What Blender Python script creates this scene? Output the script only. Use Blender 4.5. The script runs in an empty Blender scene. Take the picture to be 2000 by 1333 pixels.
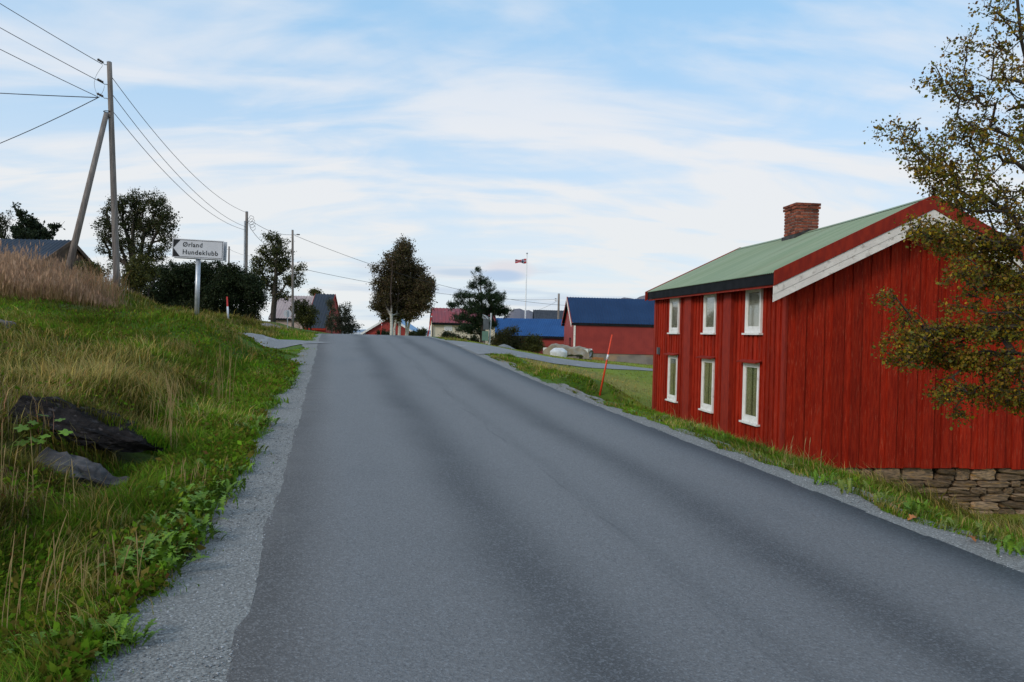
import bpy, bmesh, math, random
import numpy as np
from mathutils import Vector, Matrix
random.seed(7); rng = np.random.default_rng(7)
R = math.radians
sc = bpy.context.scene
C = sc.collection

# ---------------------------------------------------------------- camera
F, EYE = 1530.0, 1.75
ROLL, PITCH = math.asin(.025), math.atan(14.5/1530)
r0 = np.array([1, 0, 0.]); u0 = np.array([0, math.sin(PITCH), math.cos(PITCH)])
FW = np.array([0, math.cos(PITCH), -math.sin(PITCH)])
RT = math.cos(ROLL)*r0 + math.sin(ROLL)*u0
UP = math.cos(ROLL)*u0 - math.sin(ROLL)*r0
cd = bpy.data.cameras.new('camera'); cam = bpy.data.objects.new('camera', cd); C.objects.link(cam)
cd.sensor_width = 36; cd.lens = F/2000*36; cd.clip_start = .1; cd.clip_end = 60000
m = Matrix((RT, UP, -FW)).transposed().to_4x4(); m.translation = (0, 0, EYE)
cam.matrix_world = m; sc.camera = cam

# ---------------------------------------------------------------- world, sun, exposure
SUN_AZ, SUN_EL = R(230), R(28)          # compass style, 0 = +Y (view direction), clockwise
w = bpy.data.worlds.new('World'); sc.world = w; w.use_nodes = True
nt = w.node_tree; nt.nodes.clear(); L = nt.links.new
def N(t, tree=None, **k):
    n = (tree or nt).nodes.new(t)
    for a, b in k.items(): setattr(n, a, b)
    return n
def math_n(op, a, b=None, c=None, clamp=False):
    n = N('ShaderNodeMath', operation=op, use_clamp=clamp)
    for i, v in enumerate((a, b, c)):
        if v is None: continue
        if isinstance(v, (int, float)): n.inputs[i].default_value = v
        else: L(v, n.inputs[i])
    return n.outputs[0]
def mixc(fac, a, b):
    n = N('ShaderNodeMix', data_type='RGBA')
    for i, v in ((0, fac), (6, a), (7, b)):
        if isinstance(v, (int, float)): n.inputs[i].default_value = v
        elif isinstance(v, tuple): n.inputs[i].default_value = (*v, 1)
        else: L(v, n.inputs[i])
    return n.outputs[2]
def ramp(val, lo, hi):
    n = N('ShaderNodeMapRange', interpolation_type='SMOOTHSTEP'); L(val, n.inputs[0])
    n.inputs[1].default_value = lo; n.inputs[2].default_value = hi
    return n.outputs[0]
sky = N('ShaderNodeTexSky', sky_type='NISHITA', sun_disc=False, sun_elevation=SUN_EL, sun_rotation=SUN_AZ,
        air_density=1.0, dust_density=.6, ozone_density=2.5, altitude=20)
tc = N('ShaderNodeTexCoord'); sep = N('ShaderNodeSeparateXYZ'); L(tc.outputs['Generated'], sep.inputs[0])
X_, Y_, Z_ = sep.outputs
zz = math_n('ADD', math_n('MAXIMUM', Z_, 0.0), .20)
cx = math_n('DIVIDE', X_, zz); cy = math_n('DIVIDE', Y_, zz)
def cloud(rot, sx, sy, scale, detail, dist, off):
    cb = N('ShaderNodeCombineXYZ'); L(cx, cb.inputs[0]); L(cy, cb.inputs[1]); cb.inputs[2].default_value = off
    mp = N('ShaderNodeMapping'); L(cb.outputs[0], mp.inputs[0])
    mp.inputs['Rotation'].default_value = (0, 0, rot); mp.inputs['Scale'].default_value = (sx, sy, 1)
    n = N('ShaderNodeTexNoise'); L(mp.outputs[0], n.inputs[0])
    n.inputs['Scale'].default_value = scale; n.inputs['Detail'].default_value = detail
    n.inputs['Roughness'].default_value = .52; n.inputs['Distortion'].default_value = dist
    return n.outputs[0]
c1 = cloud(R(-32), .55, 1.15, 1.15, 6, 1.1, 3.3)
c2 = cloud(R(-20), .55, 1.3, 3.0, 7, 1.0, 8.1)
cl = math_n('ADD', math_n('MULTIPLY', c1, .62), math_n('MULTIPLY', c2, .38))
dens = ramp(cl, .42, .62)
veil = math_n('SUBTRACT', 1.0, ramp(Z_, .0, .42))                      # thin cloud thickening with the slant path
dens = math_n('ADD', math_n('MULTIPLY', dens, .68), math_n('MULTIPLY', veil, .76), clamp=True)
low = ramp(Z_, .0, .30)
ccol = mixc(low, (5.9, 6.12, 6.2), (5.85, 6.05, 6.4))
haze_sky = mixc(.66, sky.outputs[0], (3.0, 5.35, 7.7))                   # high thin ice cloud over the whole sky
col = mixc(dens, haze_sky, ccol)
# grey-blue stratus streaks low over the sea and one lens-shaped cloud
cb = N('ShaderNodeCombineXYZ'); L(X_, cb.inputs[0]); L(Y_, cb.inputs[1]); L(math_n('MULTIPLY', Z_, 13.0), cb.inputs[2])
ns = N('ShaderNodeTexNoise'); L(cb.outputs[0], ns.inputs[0]); ns.inputs['Scale'].default_value = 4.2; ns.inputs['Detail'].default_value = 4
band = math_n('MULTIPLY', ramp(ns.outputs[0], .50, .66), math_n('MULTIPLY', ramp(Z_, .0, .02), math_n('SUBTRACT', 1.0, ramp(Z_, .06, .11))))
col = mixc(math_n('MULTIPLY', band, .75), col, (4.0, 4.75, 5.7))
ex = math_n('DIVIDE', X_, Y_); ez = math_n('DIVIDE', Z_, math_n('MAXIMUM', Y_, .01))
def blob(px, pz, rx, rz, lo=.15, hi=1.15):
    a = math_n('POWER', math_n('ABSOLUTE', math_n('DIVIDE', math_n('SUBTRACT', ex, px), rx)), 2.0)
    b = math_n('POWER', math_n('ABSOLUTE', math_n('DIVIDE', math_n('SUBTRACT', ez, pz), rz)), 2.0)
    d = math_n('ADD', math_n('ADD', a, b), math_n('MULTIPLY', math_n('SUBTRACT', ns.outputs[0], .5), .5))
    return math_n('MULTIPLY', math_n('SUBTRACT', 1.0, ramp(d, lo, hi)), ramp(Y_, .0, .1))
lens_t = blob(-.006, .0810, .038, .0150); lens_b = blob(-.014, .0735, .034, .0095); tail = blob(-.060, .0765, .050, .0060)
col = mixc(math_n('MULTIPLY', tail, .7), col, (3.7, 4.6, 5.7))
col = mixc(math_n('MULTIPLY', lens_t, .85), col, (5.3, 5.25, 5.6))
col = mixc(math_n('MULTIPLY', lens_b, .8), col, (3.2, 4.3, 5.8))
bg = N('ShaderNodeBackground'); bg.inputs[1].default_value = .14; L(col, bg.inputs[0])
out = N('ShaderNodeOutputWorld'); L(bg.outputs[0], out.inputs[0])

sl = bpy.data.lights.new('sun', 'SUN'); sl.energy = 1.5; sl.angle = R(16); sl.color = (1, .90, .76)
so = bpy.data.objects.new('sun', sl); C.objects.link(so)
sd = Vector((math.sin(SUN_AZ)*math.cos(SUN_EL), math.cos(SUN_AZ)*math.cos(SUN_EL), math.sin(SUN_EL)))
so.rotation_euler = sd.to_track_quat('Z', 'Y').to_euler(); so.location = sd*60

vs = sc.view_settings; vs.view_transform = 'Standard'; vs.look = 'None'; vs.exposure = 0; vs.gamma = 1; vs.use_curve_mapping = False
sc.cycles.use_denoising = True; sc.cycles.max_bounces = 6; sc.cycles.transparent_max_bounces = 8

# ---------------------------------------------------------------- helpers
def ray(x, y):
    d = FW*F + RT*(x-1000) - UP*(y-666.5); return d/d[1]
def at(x, y, Y):                                   # a photo direction at a real distance Y
    p = ray(x, y)*Y; return Vector((p[0], p[1], p[2]+EYE))
def tag(o, label=None, cat=None, group=None, kind=None):
    if label: o['label'] = label
    if cat: o['category'] = cat
    if group: o['group'] = group
    if kind: o['kind'] = kind
    return o
def empty(name, loc, label, cat, group=None, rz=0):
    o = bpy.data.objects.new(name, None); C.objects.link(o); o.location = loc; o.rotation_euler = (0, 0, rz)
    o.empty_display_size = .2
    return tag(o, label, cat, group)
def link(name, me, mat=None, parent=None, loc=None):
    o = bpy.data.objects.new(name, me); C.objects.link(o)
    if mat and not me.materials: me.materials.append(mat)
    if parent: o.parent = parent
    if loc is not None: o.location = loc
    return o
class MB:
    def __init__(s): s.v = []; s.f = []
    def add(s, vs, fs):
        b = len(s.v); s.v += [tuple(v) for v in vs]; s.f += [tuple(b+i for i in f) for f in fs]; return s
    def box(s, lo, hi, M=None):
        vs = [Vector((x, y, z)) for x in (lo[0], hi[0]) for y in (lo[1], hi[1]) for z in (lo[2], hi[2])]
        if M is not None: vs = [M @ v for v in vs]
        return s.add(vs, [(0, 1, 3, 2), (4, 6, 7, 5), (0, 4, 5, 1), (2, 3, 7, 6), (0, 2, 6, 4), (1, 5, 7, 3)])
    def prism(s, poly, d):                           # poly: 3D points (CCW seen from +d), extruded by vector d
        n = len(poly); d = Vector(d); a = [Vector(p) for p in poly]
        return s.add(a + [p+d for p in a], [tuple(range(n))[::-1], tuple(range(n, 2*n))] + [(i, (i+1) % n, n+(i+1) % n, n+i) for i in range(n)])
    def tube(s, pts, rad, n=8, cap=True):
        pts = [Vector(p) for p in pts]; k = len(pts)
        rad = [rad]*k if isinstance(rad, (int, float)) else rad
        b = len(s.v); ref = Vector((.31, .17, .93)) 
        for i, p in enumerate(pts):
            t = (pts[min(i+1, k-1)]-pts[max(i-1, 0)]).normalized()
            if abs(t.dot(ref)) > .95: ref = Vector((1, .1, 0))
            a = t.cross(ref).normalized(); c = t.cross(a)
            for j in range(n):
                q = 2*math.pi*j/n; s.v.append(tuple(p+(a*math.cos(q)+c*math.sin(q))*rad[i]))
        for i in range(k-1):
            for j in range(n):
                s.f.append((b+i*n+j, b+i*n+(j+1) % n, b+(i+1)*n+(j+1) % n, b+(i+1)*n+j))
        if cap: s.f.append(tuple(b+j for j in range(n))[::-1]); s.f.append(tuple(b+(k-1)*n+j for j in range(n)))
        return s
    def grid(s, fn, nu, nv):
        b = len(s.v)
        for i in range(nu+1):
            for j in range(nv+1): s.v.append(tuple(fn(i/nu, j/nv)))
        for i in range(nu):
            for j in range(nv):
                q = b+i*(nv+1)+j; s.f.append((q, q+nv+1, q+nv+2, q+1))
        return s
    def mesh(s, name, smooth=False):
        me = bpy.data.meshes.new(name); me.from_pydata(s.v, [], s.f); me.update()
        bm = bmesh.new(); bm.from_mesh(me); bmesh.ops.recalc_face_normals(bm, faces=bm.faces); bm.to_mesh(me); bm.free()
        if smooth: me.shade_smooth()
        return me
    def build(s, name, mat, parent=None, smooth=False): return link(name, s.mesh(name, smooth), mat, parent)
def npmesh(name, V, Fa, col=None, smooth=False):
    me = bpy.data.meshes.new(name); V = np.asarray(V, np.float32); Fa = np.asarray(Fa, np.int32); n, k = Fa.shape
    me.vertices.add(len(V)); me.vertices.foreach_set('co', V.ravel())
    me.loops.add(n*k); me.loops.foreach_set('vertex_index', Fa.ravel())
    me.polygons.add(n); me.polygons.foreach_set('loop_start', np.arange(0, n*k, k, dtype=np.int32))
    me.update(calc_edges=True)
    if col is not None:
        a = me.color_attributes.new('Col', 'FLOAT_COLOR', 'POINT'); cc = np.ones((len(V), 4), np.float32); cc[:, :3] = col
        a.data.foreach_set('color', cc.ravel())
    if smooth: me.shade_smooth()
    return me
_lat = rng.random((16, 128, 128))
def vn(x, y, scale, seed=0):                          # smooth value noise 0..1
    x = np.asarray(x, float)*scale + seed*17.3; y = np.asarray(y, float)*scale + seed*7.7
    xi = np.floor(x).astype(int); yi = np.floor(y).astype(int); fx = x-xi; fy = y-yi
    fx = fx*fx*(3-2*fx); fy = fy*fy*(3-2*fy); g = _lat[seed % 16]
    a = g[xi % 128, yi % 128]; b = g[(xi+1) % 128, yi % 128]; c = g[xi % 128, (yi+1) % 128]; d = g[(xi+1) % 128, (yi+1) % 128]
    return (a*(1-fx)+b*fx)*(1-fy)+(c*(1-fx)+d*fx)*fy
def sstep(x, a, b):
    t = np.clip((np.asarray(x, float)-a)/(b-a), 0, 1); return t*t*(3-2*t)

# ---------------------------------------------------------------- materials
def mat(name, c1, c2=None, scale=6, rough=.8, bump=0, bscale=None, stretch=(1, 1, 1), rand=0, spec=.3, metal=0,
        lo=.35, hi=.65, c3=None, s3=1.5, attr=None, bdist=.02):
    m = bpy.data.materials.new(name); m.use_nodes = True; t = m.node_tree; ln = t.links.new
    P = t.nodes['Principled BSDF']; P.inputs['Roughness'].default_value = rough
    P.inputs['Specular IOR Level'].default_value = spec; P.inputs['Metallic'].default_value = metal
    n = lambda k: t.nodes.new(k)
    tx = n('ShaderNodeTexCoord'); mp = n('ShaderNodeMapping'); mp.inputs['Scale'].default_value = stretch
    if rand:
        oi = n('ShaderNodeObjectInfo'); va = n('ShaderNodeVectorMath'); va.operation = 'MULTIPLY_ADD'
        cmb = n('ShaderNodeCombineXYZ')
        for i in range(3): ln(oi.outputs['Random'], cmb.inputs[i])
        ln(cmb.outputs[0], va.inputs[0]); va.inputs[1].default_value = (37, 53, 71); ln(tx.outputs['Object'], va.inputs[2]); ln(va.outputs[0], mp.inputs[0])
    else: ln(tx.outputs['Object'], mp.inputs[0])
    def noise(s, d=5):
        q = n('ShaderNodeTexNoise'); ln(mp.outputs[0], q.inputs[0]); q.inputs['Scale'].default_value = s; q.inputs['Detail'].default_value = d
        return q.outputs[0]
    def rng_(v, a, b):
        q = n('ShaderNodeMapRange'); q.interpolation_type = 'SMOOTHSTEP'; ln(v, q.inputs[0]); q.inputs[1].default_value = a; q.inputs[2].default_value = b; return q.outputs[0]
    def mx(f, a, b, bt='MIX'):
        q = n('ShaderNodeMix'); q.data_type = 'RGBA'; q.blend_type = bt
        for i, v in ((0, f), (6, a), (7, b)):
            if isinstance(v, (int, float)): q.inputs[i].default_value = v
            elif isinstance(v, tuple): q.inputs[i].default_value = (*v, 1)
            else: ln(v, q.inputs[i])
        return q.outputs[2]
    if attr:
        a = n('ShaderNodeAttribute'); a.attribute_name = attr; base = a.outputs['Color']
        if c2: base = mx(rng_(noise(scale), lo, hi), base, c2)
    else:
        base = mx(rng_(noise(scale), lo, hi), c1, c2 or c1)
    if c3: base = mx(rng_(noise(s3, 6), .56, .74), base, c3)
    if rand:
        h = n('ShaderNodeHueSaturation'); ln(base, h.inputs['Color']); q = n('ShaderNodeMapRange'); ln(oi.outputs['Random'], q.inputs[0])
        q.inputs[3].default_value = 1-rand; q.inputs[4].default_value = 1+rand; ln(q.outputs[0], h.inputs['Value']); base = h.outputs[0]
    ln(base, P.inputs['Base Color'])
    if bump:
        b = n('ShaderNodeBump'); b.inputs['Strength'].default_value = bump; b.inputs['Distance'].default_value = bdist
        ln(noise(bscale or scale*4, 6), b.inputs['Height']); ln(b.outputs[0], P.inputs['Normal'])
    return m
def leafmat(name, trans=.35, rough=.6, spec=.2):
    m = bpy.data.materials.new(name); m.use_nodes = True; t = m.node_tree; P = t.nodes['Principled BSDF']
    a = t.nodes.new('ShaderNodeAttribute'); a.attribute_name = 'Col'
    P.inputs['Roughness'].default_value = rough; P.inputs['Specular IOR Level'].default_value = spec
    tr = t.nodes.new('ShaderNodeBsdfTranslucent'); mxs = t.nodes.new('ShaderNodeMixShader'); mxs.inputs[0].default_value = trans
    t.links.new(a.outputs['Color'], P.inputs['Base Color']); t.links.new(a.outputs['Color'], tr.inputs[0])
    t.links.new(P.outputs[0], mxs.inputs[1]); t.links.new(tr.outputs[0], mxs.inputs[2]); t.links.new(mxs.outputs[0], t.nodes['Material Output'].inputs[0])
    return m
MT = {}
MT['red'] = mat('red_paint', (.385, .024, .007), (.24, .012, .004), 3, .8, .5, 22, (9, 9, .9), .22, spec=.12, c3=(.40, .066, .034), s3=6.5, lo=.3, hi=.7)
MT['redtrim'] = mat('red_trim', (.31, .021, .006), (.23, .014, .005), 4, .75, .1, 12, (3, 3, 1), .06)
MT['white'] = mat('white_paint', (.88, .86, .83), (.80, .77, .73), 5, .55, .15, 30, (1, 1, 1), .04, c3=(.62, .58, .53), s3=7)
MT['bwhite'] = mat('white_board', (.86, .78, .71), (.76, .68, .62), 4, .6, .2, 20, (1, 1, 1), .04, c3=(.48, .42, .37), s3=9)
MT['black'] = mat('black_board', (.008, .009, .011), (.016, .017, .02), 3, .8, spec=.1)
MT['roofgreen'] = mat('green_sheet', (.215, .275, .165), (.265, .315, .20), 1.6, .65, 0, None, (.25, 2.2, .25), 0, .35, c3=(.22, .245, .15), s3=1.3)
MT['brick'] = mat('brick', (.27, .075, .038), (.17, .045, .028), 9, .9, .6, 40, rand=.5, c3=(.05, .035, .03), s3=7)
MT['mortar'] = mat('mortar', (.46, .40, .35), (.20, .16, .13), 14, .95, .5, 50)
MT['soot'] = mat('flashing', (.03, .03, .032), (.06, .055, .05), 8, .7)
MT['stone'] = mat('stone', (.33, .215, .125), (.13, .095, .068), 5, .95, .9, 14, (1, 1, 2.4), .6, c3=(.36, .19, .05), s3=2.6, spec=.1)
MT['rock'] = mat('bedrock', (.030, .025, .024), (.014, .012, .012), 5, .95, 1.0, 14, (1, 1, 3), spec=.08, c3=(.085, .075, .075), s3=11, bdist=.06)
MT['moss'] = mat('mossy_rock', (.10, .10, .02), (.05, .045, .03), 4, .95, .8, 20)
MT['wood'] = mat('grey_pole_wood', (.28, .235, .205), (.17, .14, .125), 4, .85, .4, 30, (6, 6, .35), .05)
MT['galv'] = mat('galvanised', (.55, .56, .58), (.42, .43, .46), 8, .42, metal=.55, spec=.5)
MT['signwhite'] = mat('sign_white', (.68, .66, .68), (.62, .60, .62), 3, .45)
MT['signblack'] = mat('sign_black', (.012, .012, .014), None, 3, .5)
MT['wire'] = mat('wire', (.03, .03, .033), None, 3, .5)
MT['porc'] = mat('insulator', (.05, .035, .03), (.12, .1, .09), 8, .3)
MT['orange'] = mat('orange_marker', (.80, .075, .025), (.70, .06, .02), 6, .45)
MT['redmark'] = mat('red_marker', (.55, .04, .03), None, 6, .5)
MT['wtape'] = mat('reflective_tape', (.78, .78, .8), None, 6, .4)
MT['barnred'] = mat('barn_red', (.34, .040, .030), (.28, .032, .026), 1.2, .55, spec=.35)
MT['barnblue'] = mat('blue_sheet', (.007, .030, .088), (.010, .038, .105), .6, .6, spec=.2)
MT['shedblue'] = mat('light_blue_sheet', (.014, .068, .20), (.018, .082, .23), .6, .6, spec=.2)
MT['navy'] = mat('dark_slate_sheet', (.022, .03, .045), (.03, .04, .06), .8, .6)
MT['tileblk'] = mat('black_tiles', (.02, .02, .026), (.04, .04, .048), 3, .55)
MT['conc'] = mat('plaster_base', (.26, .22, .19), (.19, .16, .14), 1.3, .9, .3, 8, c3=(.36, .24, .15), s3=.5)
MT['cream'] = mat('cream_boards', (.78, .68, .53), (.72, .62, .48), 2, .7)
MT['redroof'] = mat('rusty_red_roof', (.29, .045, .05), (.22, .05, .06), .9, .55, c3=(.36, .20, .20), s3=1.2)
MT['ltblue'] = mat('pale_blue_roof', (.23, .37, .55), (.27, .42, .60), .8, .5)
MT['pinkwall'] = mat('faded_wall', (.46, .36, .32), (.38, .29, .26), 1.2, .8)
MT['brownwall'] = mat('brown_boards', (.12, .075, .05), (.08, .05, .035), 3, .8)
MT['glassd'] = mat('dark_glass', (.03, .035, .04), None, 3, .08, spec=.6)
MT['tarp'] = mat('tarpaulin', (.30, .245, .175), (.22, .18, .13), 2.2, .7, .5, 5, c3=(.30, .30, .29), s3=1.3, bdist=.05)
MT['bagw'] = mat('white_bag', (.70, .70, .70), (.56, .56, .57), 4, .6, .7, 7, bdist=.04)
MT['gelcoat'] = mat('boat_white', (.72, .73, .74), (.62, .63, .64), 3, .3)
MT['heap'] = mat('gravel_heap', (.26, .26, .26), (.14, .14, .145), 45, .95, .8, 60)
MT['gbox'] = mat('green_cabinet', (.13, .22, .17), (.11, .19, .15), 4, .5)
MT['dbox'] = mat('grey_cabinet', (.10, .11, .12), (.08, .085, .095), 4, .5)
MT['car'] = mat('silver_paint', (.55, .57, .60), None, 3, .3, metal=.4, spec=.5)
MT['rubber'] = mat('rubber', (.02, .02, .02), None, 3, .8)
MT['interior'] = mat('dim_room', (.20, .18, .11), None, 3, .9)
MT['curtain'] = mat('beige_curtain', (.88, .80, .66), (.74, .66, .50), 3, .9, 0, None, (14, 14, .3))
MT['blind'] = mat('ochre_blind', (.90, .80, .52), (.76, .66, .38), 3, .9, 0, None, (10, 10, .4))
MT['grassleaf'] = leafmat('grass_blades', .30, .8, .06)
MT['leaf'] = leafmat('leaves', .28)
MT['needle'] = leafmat('needles', .12)
MT['bark'] = mat('dark_bark', (.075, .058, .045), (.04, .032, .026), 10, .9, .5, 30)
MT['birch'] = mat('birch_bark', (0, 0, 0), None, 6, .8, .2, 20, (1, 1, 5), 0, c3=(.05, .045, .04), s3=3, attr='Col')
MT['flag'] = None
def glass():
    m = bpy.data.materials.new('window_glass'); m.use_nodes = True; t = m.node_tree; t.nodes.clear(); n = t.nodes.new
    fr = n('ShaderNodeFresnel'); fr.inputs[0].default_value = 1.52; g = n('ShaderNodeBsdfGlossy'); g.inputs['Roughness'].default_value = .03
    tr = n('ShaderNodeBsdfTransparent'); tr.inputs[0].default_value = (.95, .97, .95, 1); mx = n('ShaderNodeMixShader'); o = n('ShaderNodeOutputMaterial')
    mu = n('ShaderNodeMath'); mu.operation = 'MULTIPLY'; mu.inputs[1].default_value = .75; mu.use_clamp = True
    t.links.new(fr.outputs[0], mu.inputs[0]); t.links.new(mu.outputs[0], mx.inputs[0]); t.links.new(tr.outputs[0], mx.inputs[1]); t.links.new(g.outputs[0], mx.inputs[2]); t.links.new(mx.outputs[0], o.inputs[0])
    return m
MT['glass'] = glass()

# ---------------------------------------------------------------- terrain
_ry = np.array([-12, -4, 0, 5.3, 7.4, 9.1, 10.8, 13.2, 15.4, 18.4, 22.6, 25.5, 29.1, 33, 38, 42, 47, 54, 62, 75, 95, 140])
_rz = np.array([-.36, -.12, 0, .16, .24, .30, .355, .44, .52, .65, .85, .99, 1.165, 1.325, 1.455, 1.485, 1.43, 1.14, .6, -.5, -2.2, -5])
def _pchip(xq, x, y):
    h = np.diff(x); d = np.diff(y)/h; mm = np.concatenate([[d[0]], (d[:-1]*h[1:]+d[1:]*h[:-1])/(h[1:]+h[:-1]), [d[-1]]])
    xq = np.clip(xq, x[0], x[-1]); i = np.clip(np.searchsorted(x, xq)-1, 0, len(h)-1); t = (xq-x[i])/h[i]
    return y[i]*(1+2*t)*(1-t)**2 + h[i]*mm[i]*t*(1-t)**2 + y[i+1]*t*t*(3-2*t) + h[i]*mm[i+1]*t*t*(t-1)
def zr(Y): return _pchip(np.asarray(Y, float), _ry, _rz)
def xc(Y):
    Y = np.asarray(Y, float); return 2.2-.232*Y-.020*np.clip(Y-44, 0, 26)**2-1.04*np.clip(Y-70, 0, None)
HW = 2.65
P_ = []
def cp(X, Y, z): P_.append((X, Y, z))
for Y in (-8, -3, 0, 3, 6, 9, 12, 15, 18, 22, 26, 30, 34, 38, 42, 48):
    c = float(xc(Y)); z = float(zr(Y))
    for u in (-3.5, -2, 0, 2, 3.3): cp(c+u, Y, z-.01*(u < -3))
def px(x, y, Y): p = at(x, y, Y); cp(p.x, p.y, p.z)
# left bank
for a in ((384, 619, 20), (228, 565, 28), (125, 560, 27), (0, 572, 24), (100, 642, 18), (5, 640, 15), (60, 712, 13), (60, 792, 8.7), (280, 868, 8.4),
          (150, 905, 7.4), (100, 1030, 5.5), (20, 1240, 4.2), (300, 700, 15), (420, 690, 18), (330, 770, 11), (250, 640, 19), (480, 676, 22), (540, 686, 23.5), (430, 652, 21.5), (560, 690, 25), (480, 680, 25), (475, 676, 28), (540, 684, 27.3), (448, 668, 25.5), (445, 664, 28.3), (400, 640, 24), (585, 690, 27),
          (452, 656, 31), (445, 624, 36), (400, 606, 40), (300, 596, 40), (572, 637, 52), (520, 640, 42), (600, 652, 46), (0, 560, 45), (200, 570, 45), (-400, 560, 22), (-300, 700, 12)): px(*a)
cp(-9.6, 29.5, 1.42); cp(-8, 30, 1.25); cp(-12, 33, 1.6); cp(-18, 36, 2.0); cp(-14, 26, 2.75)
cp(-20, 15, 2.4); cp(-6, 1, .5); cp(-10, 3, 1.1); cp(-14, 9, 1.7); cp(-6, -6, .3); cp(-30, 30, 3.4); cp(-35, 55, 3.2); cp(-25, 60, 2.3); cp(-19, 74, 1.3); cp(-40, 10, 3)
# right: verge, falling to the house, lawn, drive
for Y in (2, 5, 8, 11, 14): cp(float(xc(Y))+3.7, Y, float(zr(Y))-.10); cp(float(xc(Y))+4.7, Y, float(zr(Y))-.50)
for Y in (18, 22, 26): cp(float(xc(Y))+4.2, Y, float(zr(Y))-.10)
for a in ((5.2, 14.2, -.85), (6.4, 13.8, -1.2), (8, 14.3, -1.5), (11, 15, -1.6), (9, 10, -1.2), (7.3, 6.5, -.85), (9, 3, -1.2), (14, 10, -1.8), (4.7, 18.5, -.6), (4.2, 23.8, -.5), (3.4, 20, -.22), (2.2, 17.8, .15),
          (3.3, 26, -.12), (8, 27, -.7), (12, 22, -1.2), (2.4, 30.8, .45), (6.6, 35.2, .18), (12, 40, -.3), (-1, 37, 1.05), (3.3, 41, .50), (7.2, 41.5, .12), (1.0, 26, .5),
          (3.2, 50, .30), (6, 52, .1), (-1.5, 46, .72), (-5, 48, 1.0), (7, 63, -.35), (12, 64, -.62), (20, 60, -1), (20, 40, -1), (20, 15, -2), (-3, 60, .2), (-8, 62, .55), (-12, 62, .75), (0, 80, -.8), (12, 85, -1.3), (25, 85, -1.5), (-12, 85, -.4), (22, 0, -2)): cp(*a)
P_ = np.array(P_)
def _k(d2): return np.where(d2 > 1e-9, .5*d2*np.log(np.maximum(d2, 1e-9)), 0)
_n = len(P_); _K = _k(((P_[:, None, :2]-P_[None, :, :2])**2).sum(-1)/400)+np.eye(_n)*2e-4
_Q = np.c_[np.ones(_n), P_[:, :2]]; _A = np.block([[_K, _Q], [_Q.T, np.zeros((3, 3))]])
_W = np.linalg.solve(_A, np.r_[P_[:, 2], 0, 0, 0])
def gz(X, Y, bumps=True):
    X = np.asarray(X, float); Y = np.asarray(Y, float); shp = np.broadcast(X, Y).shape
    x = np.broadcast_to(X, shp).ravel(); y = np.broadcast_to(Y, shp).ravel()
    cx_ = np.clip(x, -45, 32); cy_ = np.clip(y, -10, 92); t = np.empty(len(x))
    for i in range(0, len(x), 20000):
        q = np.c_[cx_[i:i+20000], cy_[i:i+20000]]
        t[i:i+20000] = _k(((q[:, None]-P_[None, :, :2])**2).sum(-1)/400) @ _W[:_n] + _W[_n] + q @ _W[_n+1:]
    u = x-xc(y); a = np.abs(u)
    on = np.where(u > 0, 1-sstep(a, 2.75, 3.5), 1-sstep(a, 2.9, 4.0)); on = on*(1-sstep(y, 46, 56))
    if bumps:
        b = (vn(x, y, .9, 1)-.5)*.16+(vn(x, y, 2.6, 2)-.5)*.07
        left = (u < 0)*sstep(a, 3.3, 4.6)
        t = t+b*left+(u > 0)*sstep(a, 3.2, 4.5)*b*.22
        t = t-.24*np.exp(-(((x+4.42)/.72)**2+((y-7.45)/.36)**2)**2)
        t = t-.13*np.exp(-((u+4.3)/.45)**2)*(y < 20)           # shallow ditch line
    z = on*zr(y)+(1-on)*t
    far = np.hypot(np.maximum(np.abs(x+5)-35, 0), np.maximum(y-85, 0))
    z = z*np.exp(-far/60)+(1-np.exp(-far/60))*-24
    return z.reshape(shp)
def g1(X, Y): return float(gz(np.array([X]), np.array([Y]))[0])
def ghit(x, y, y0=2.0, y1=100):
    d = ray(x, y); Ys = np.linspace(y0, y1, 2500); z = EYE+d[2]*Ys; g = gz(d[0]*Ys, Ys); i = np.argmax(z < g)
    return Vector((d[0]*Ys[i], Ys[i], g[i]))
def on_ground(p): return Vector((p[0], p[1], g1(p[0], p[1])))

# lanes that leave the road
LANE = np.array([(-7.75, 29.0, 1.65), (-8.8, 29.8, 1.25), (-12, 32, 1.15), (-18, 35, 1.2), (-26, 37.5, 1.3)])   # x, y, half width
DRV_N = [(-1.1, 25.9), (.2, 28.6), (2.4, 31.6), (6.6, 35.6), (12, 39.4), (20, 43)]
DRV_F = [(-3.05, 34.2), (-1.2, 34.3), (3.2, 35.8), (7.2, 38.2), (13, 42), (21, 47.5)]
def lane_d(X, Y):
    X = np.asarray(X, float); Y = np.asarray(Y, float); best = np.full(X.shape, 9e9)
    for (a, b, w0), (c, d, w1) in zip(LANE[:-1], LANE[1:]):
        t = np.clip(((X-a)*(c-a)+(Y-b)*(d-b))/((c-a)**2+(d-b)**2), 0, 1)
        best = np.minimum(best, np.hypot(X-a-t*(c-a), Y-b-t*(d-b))-(w0+(w1-w0)*t))
    return best
def in_drive(X, Y, mg=0.0):
    X = np.asarray(X, float); Y = np.asarray(Y, float)
    n = np.interp(X, [p[0] for p in DRV_N], [p[1] for p in DRV_N]); f = np.interp(X, [p[0] for p in DRV_F], [p[1] for p in DRV_F])
    return (Y > n-mg) & (Y < f+mg) & (X-xc(Y) > 2.4)

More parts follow.
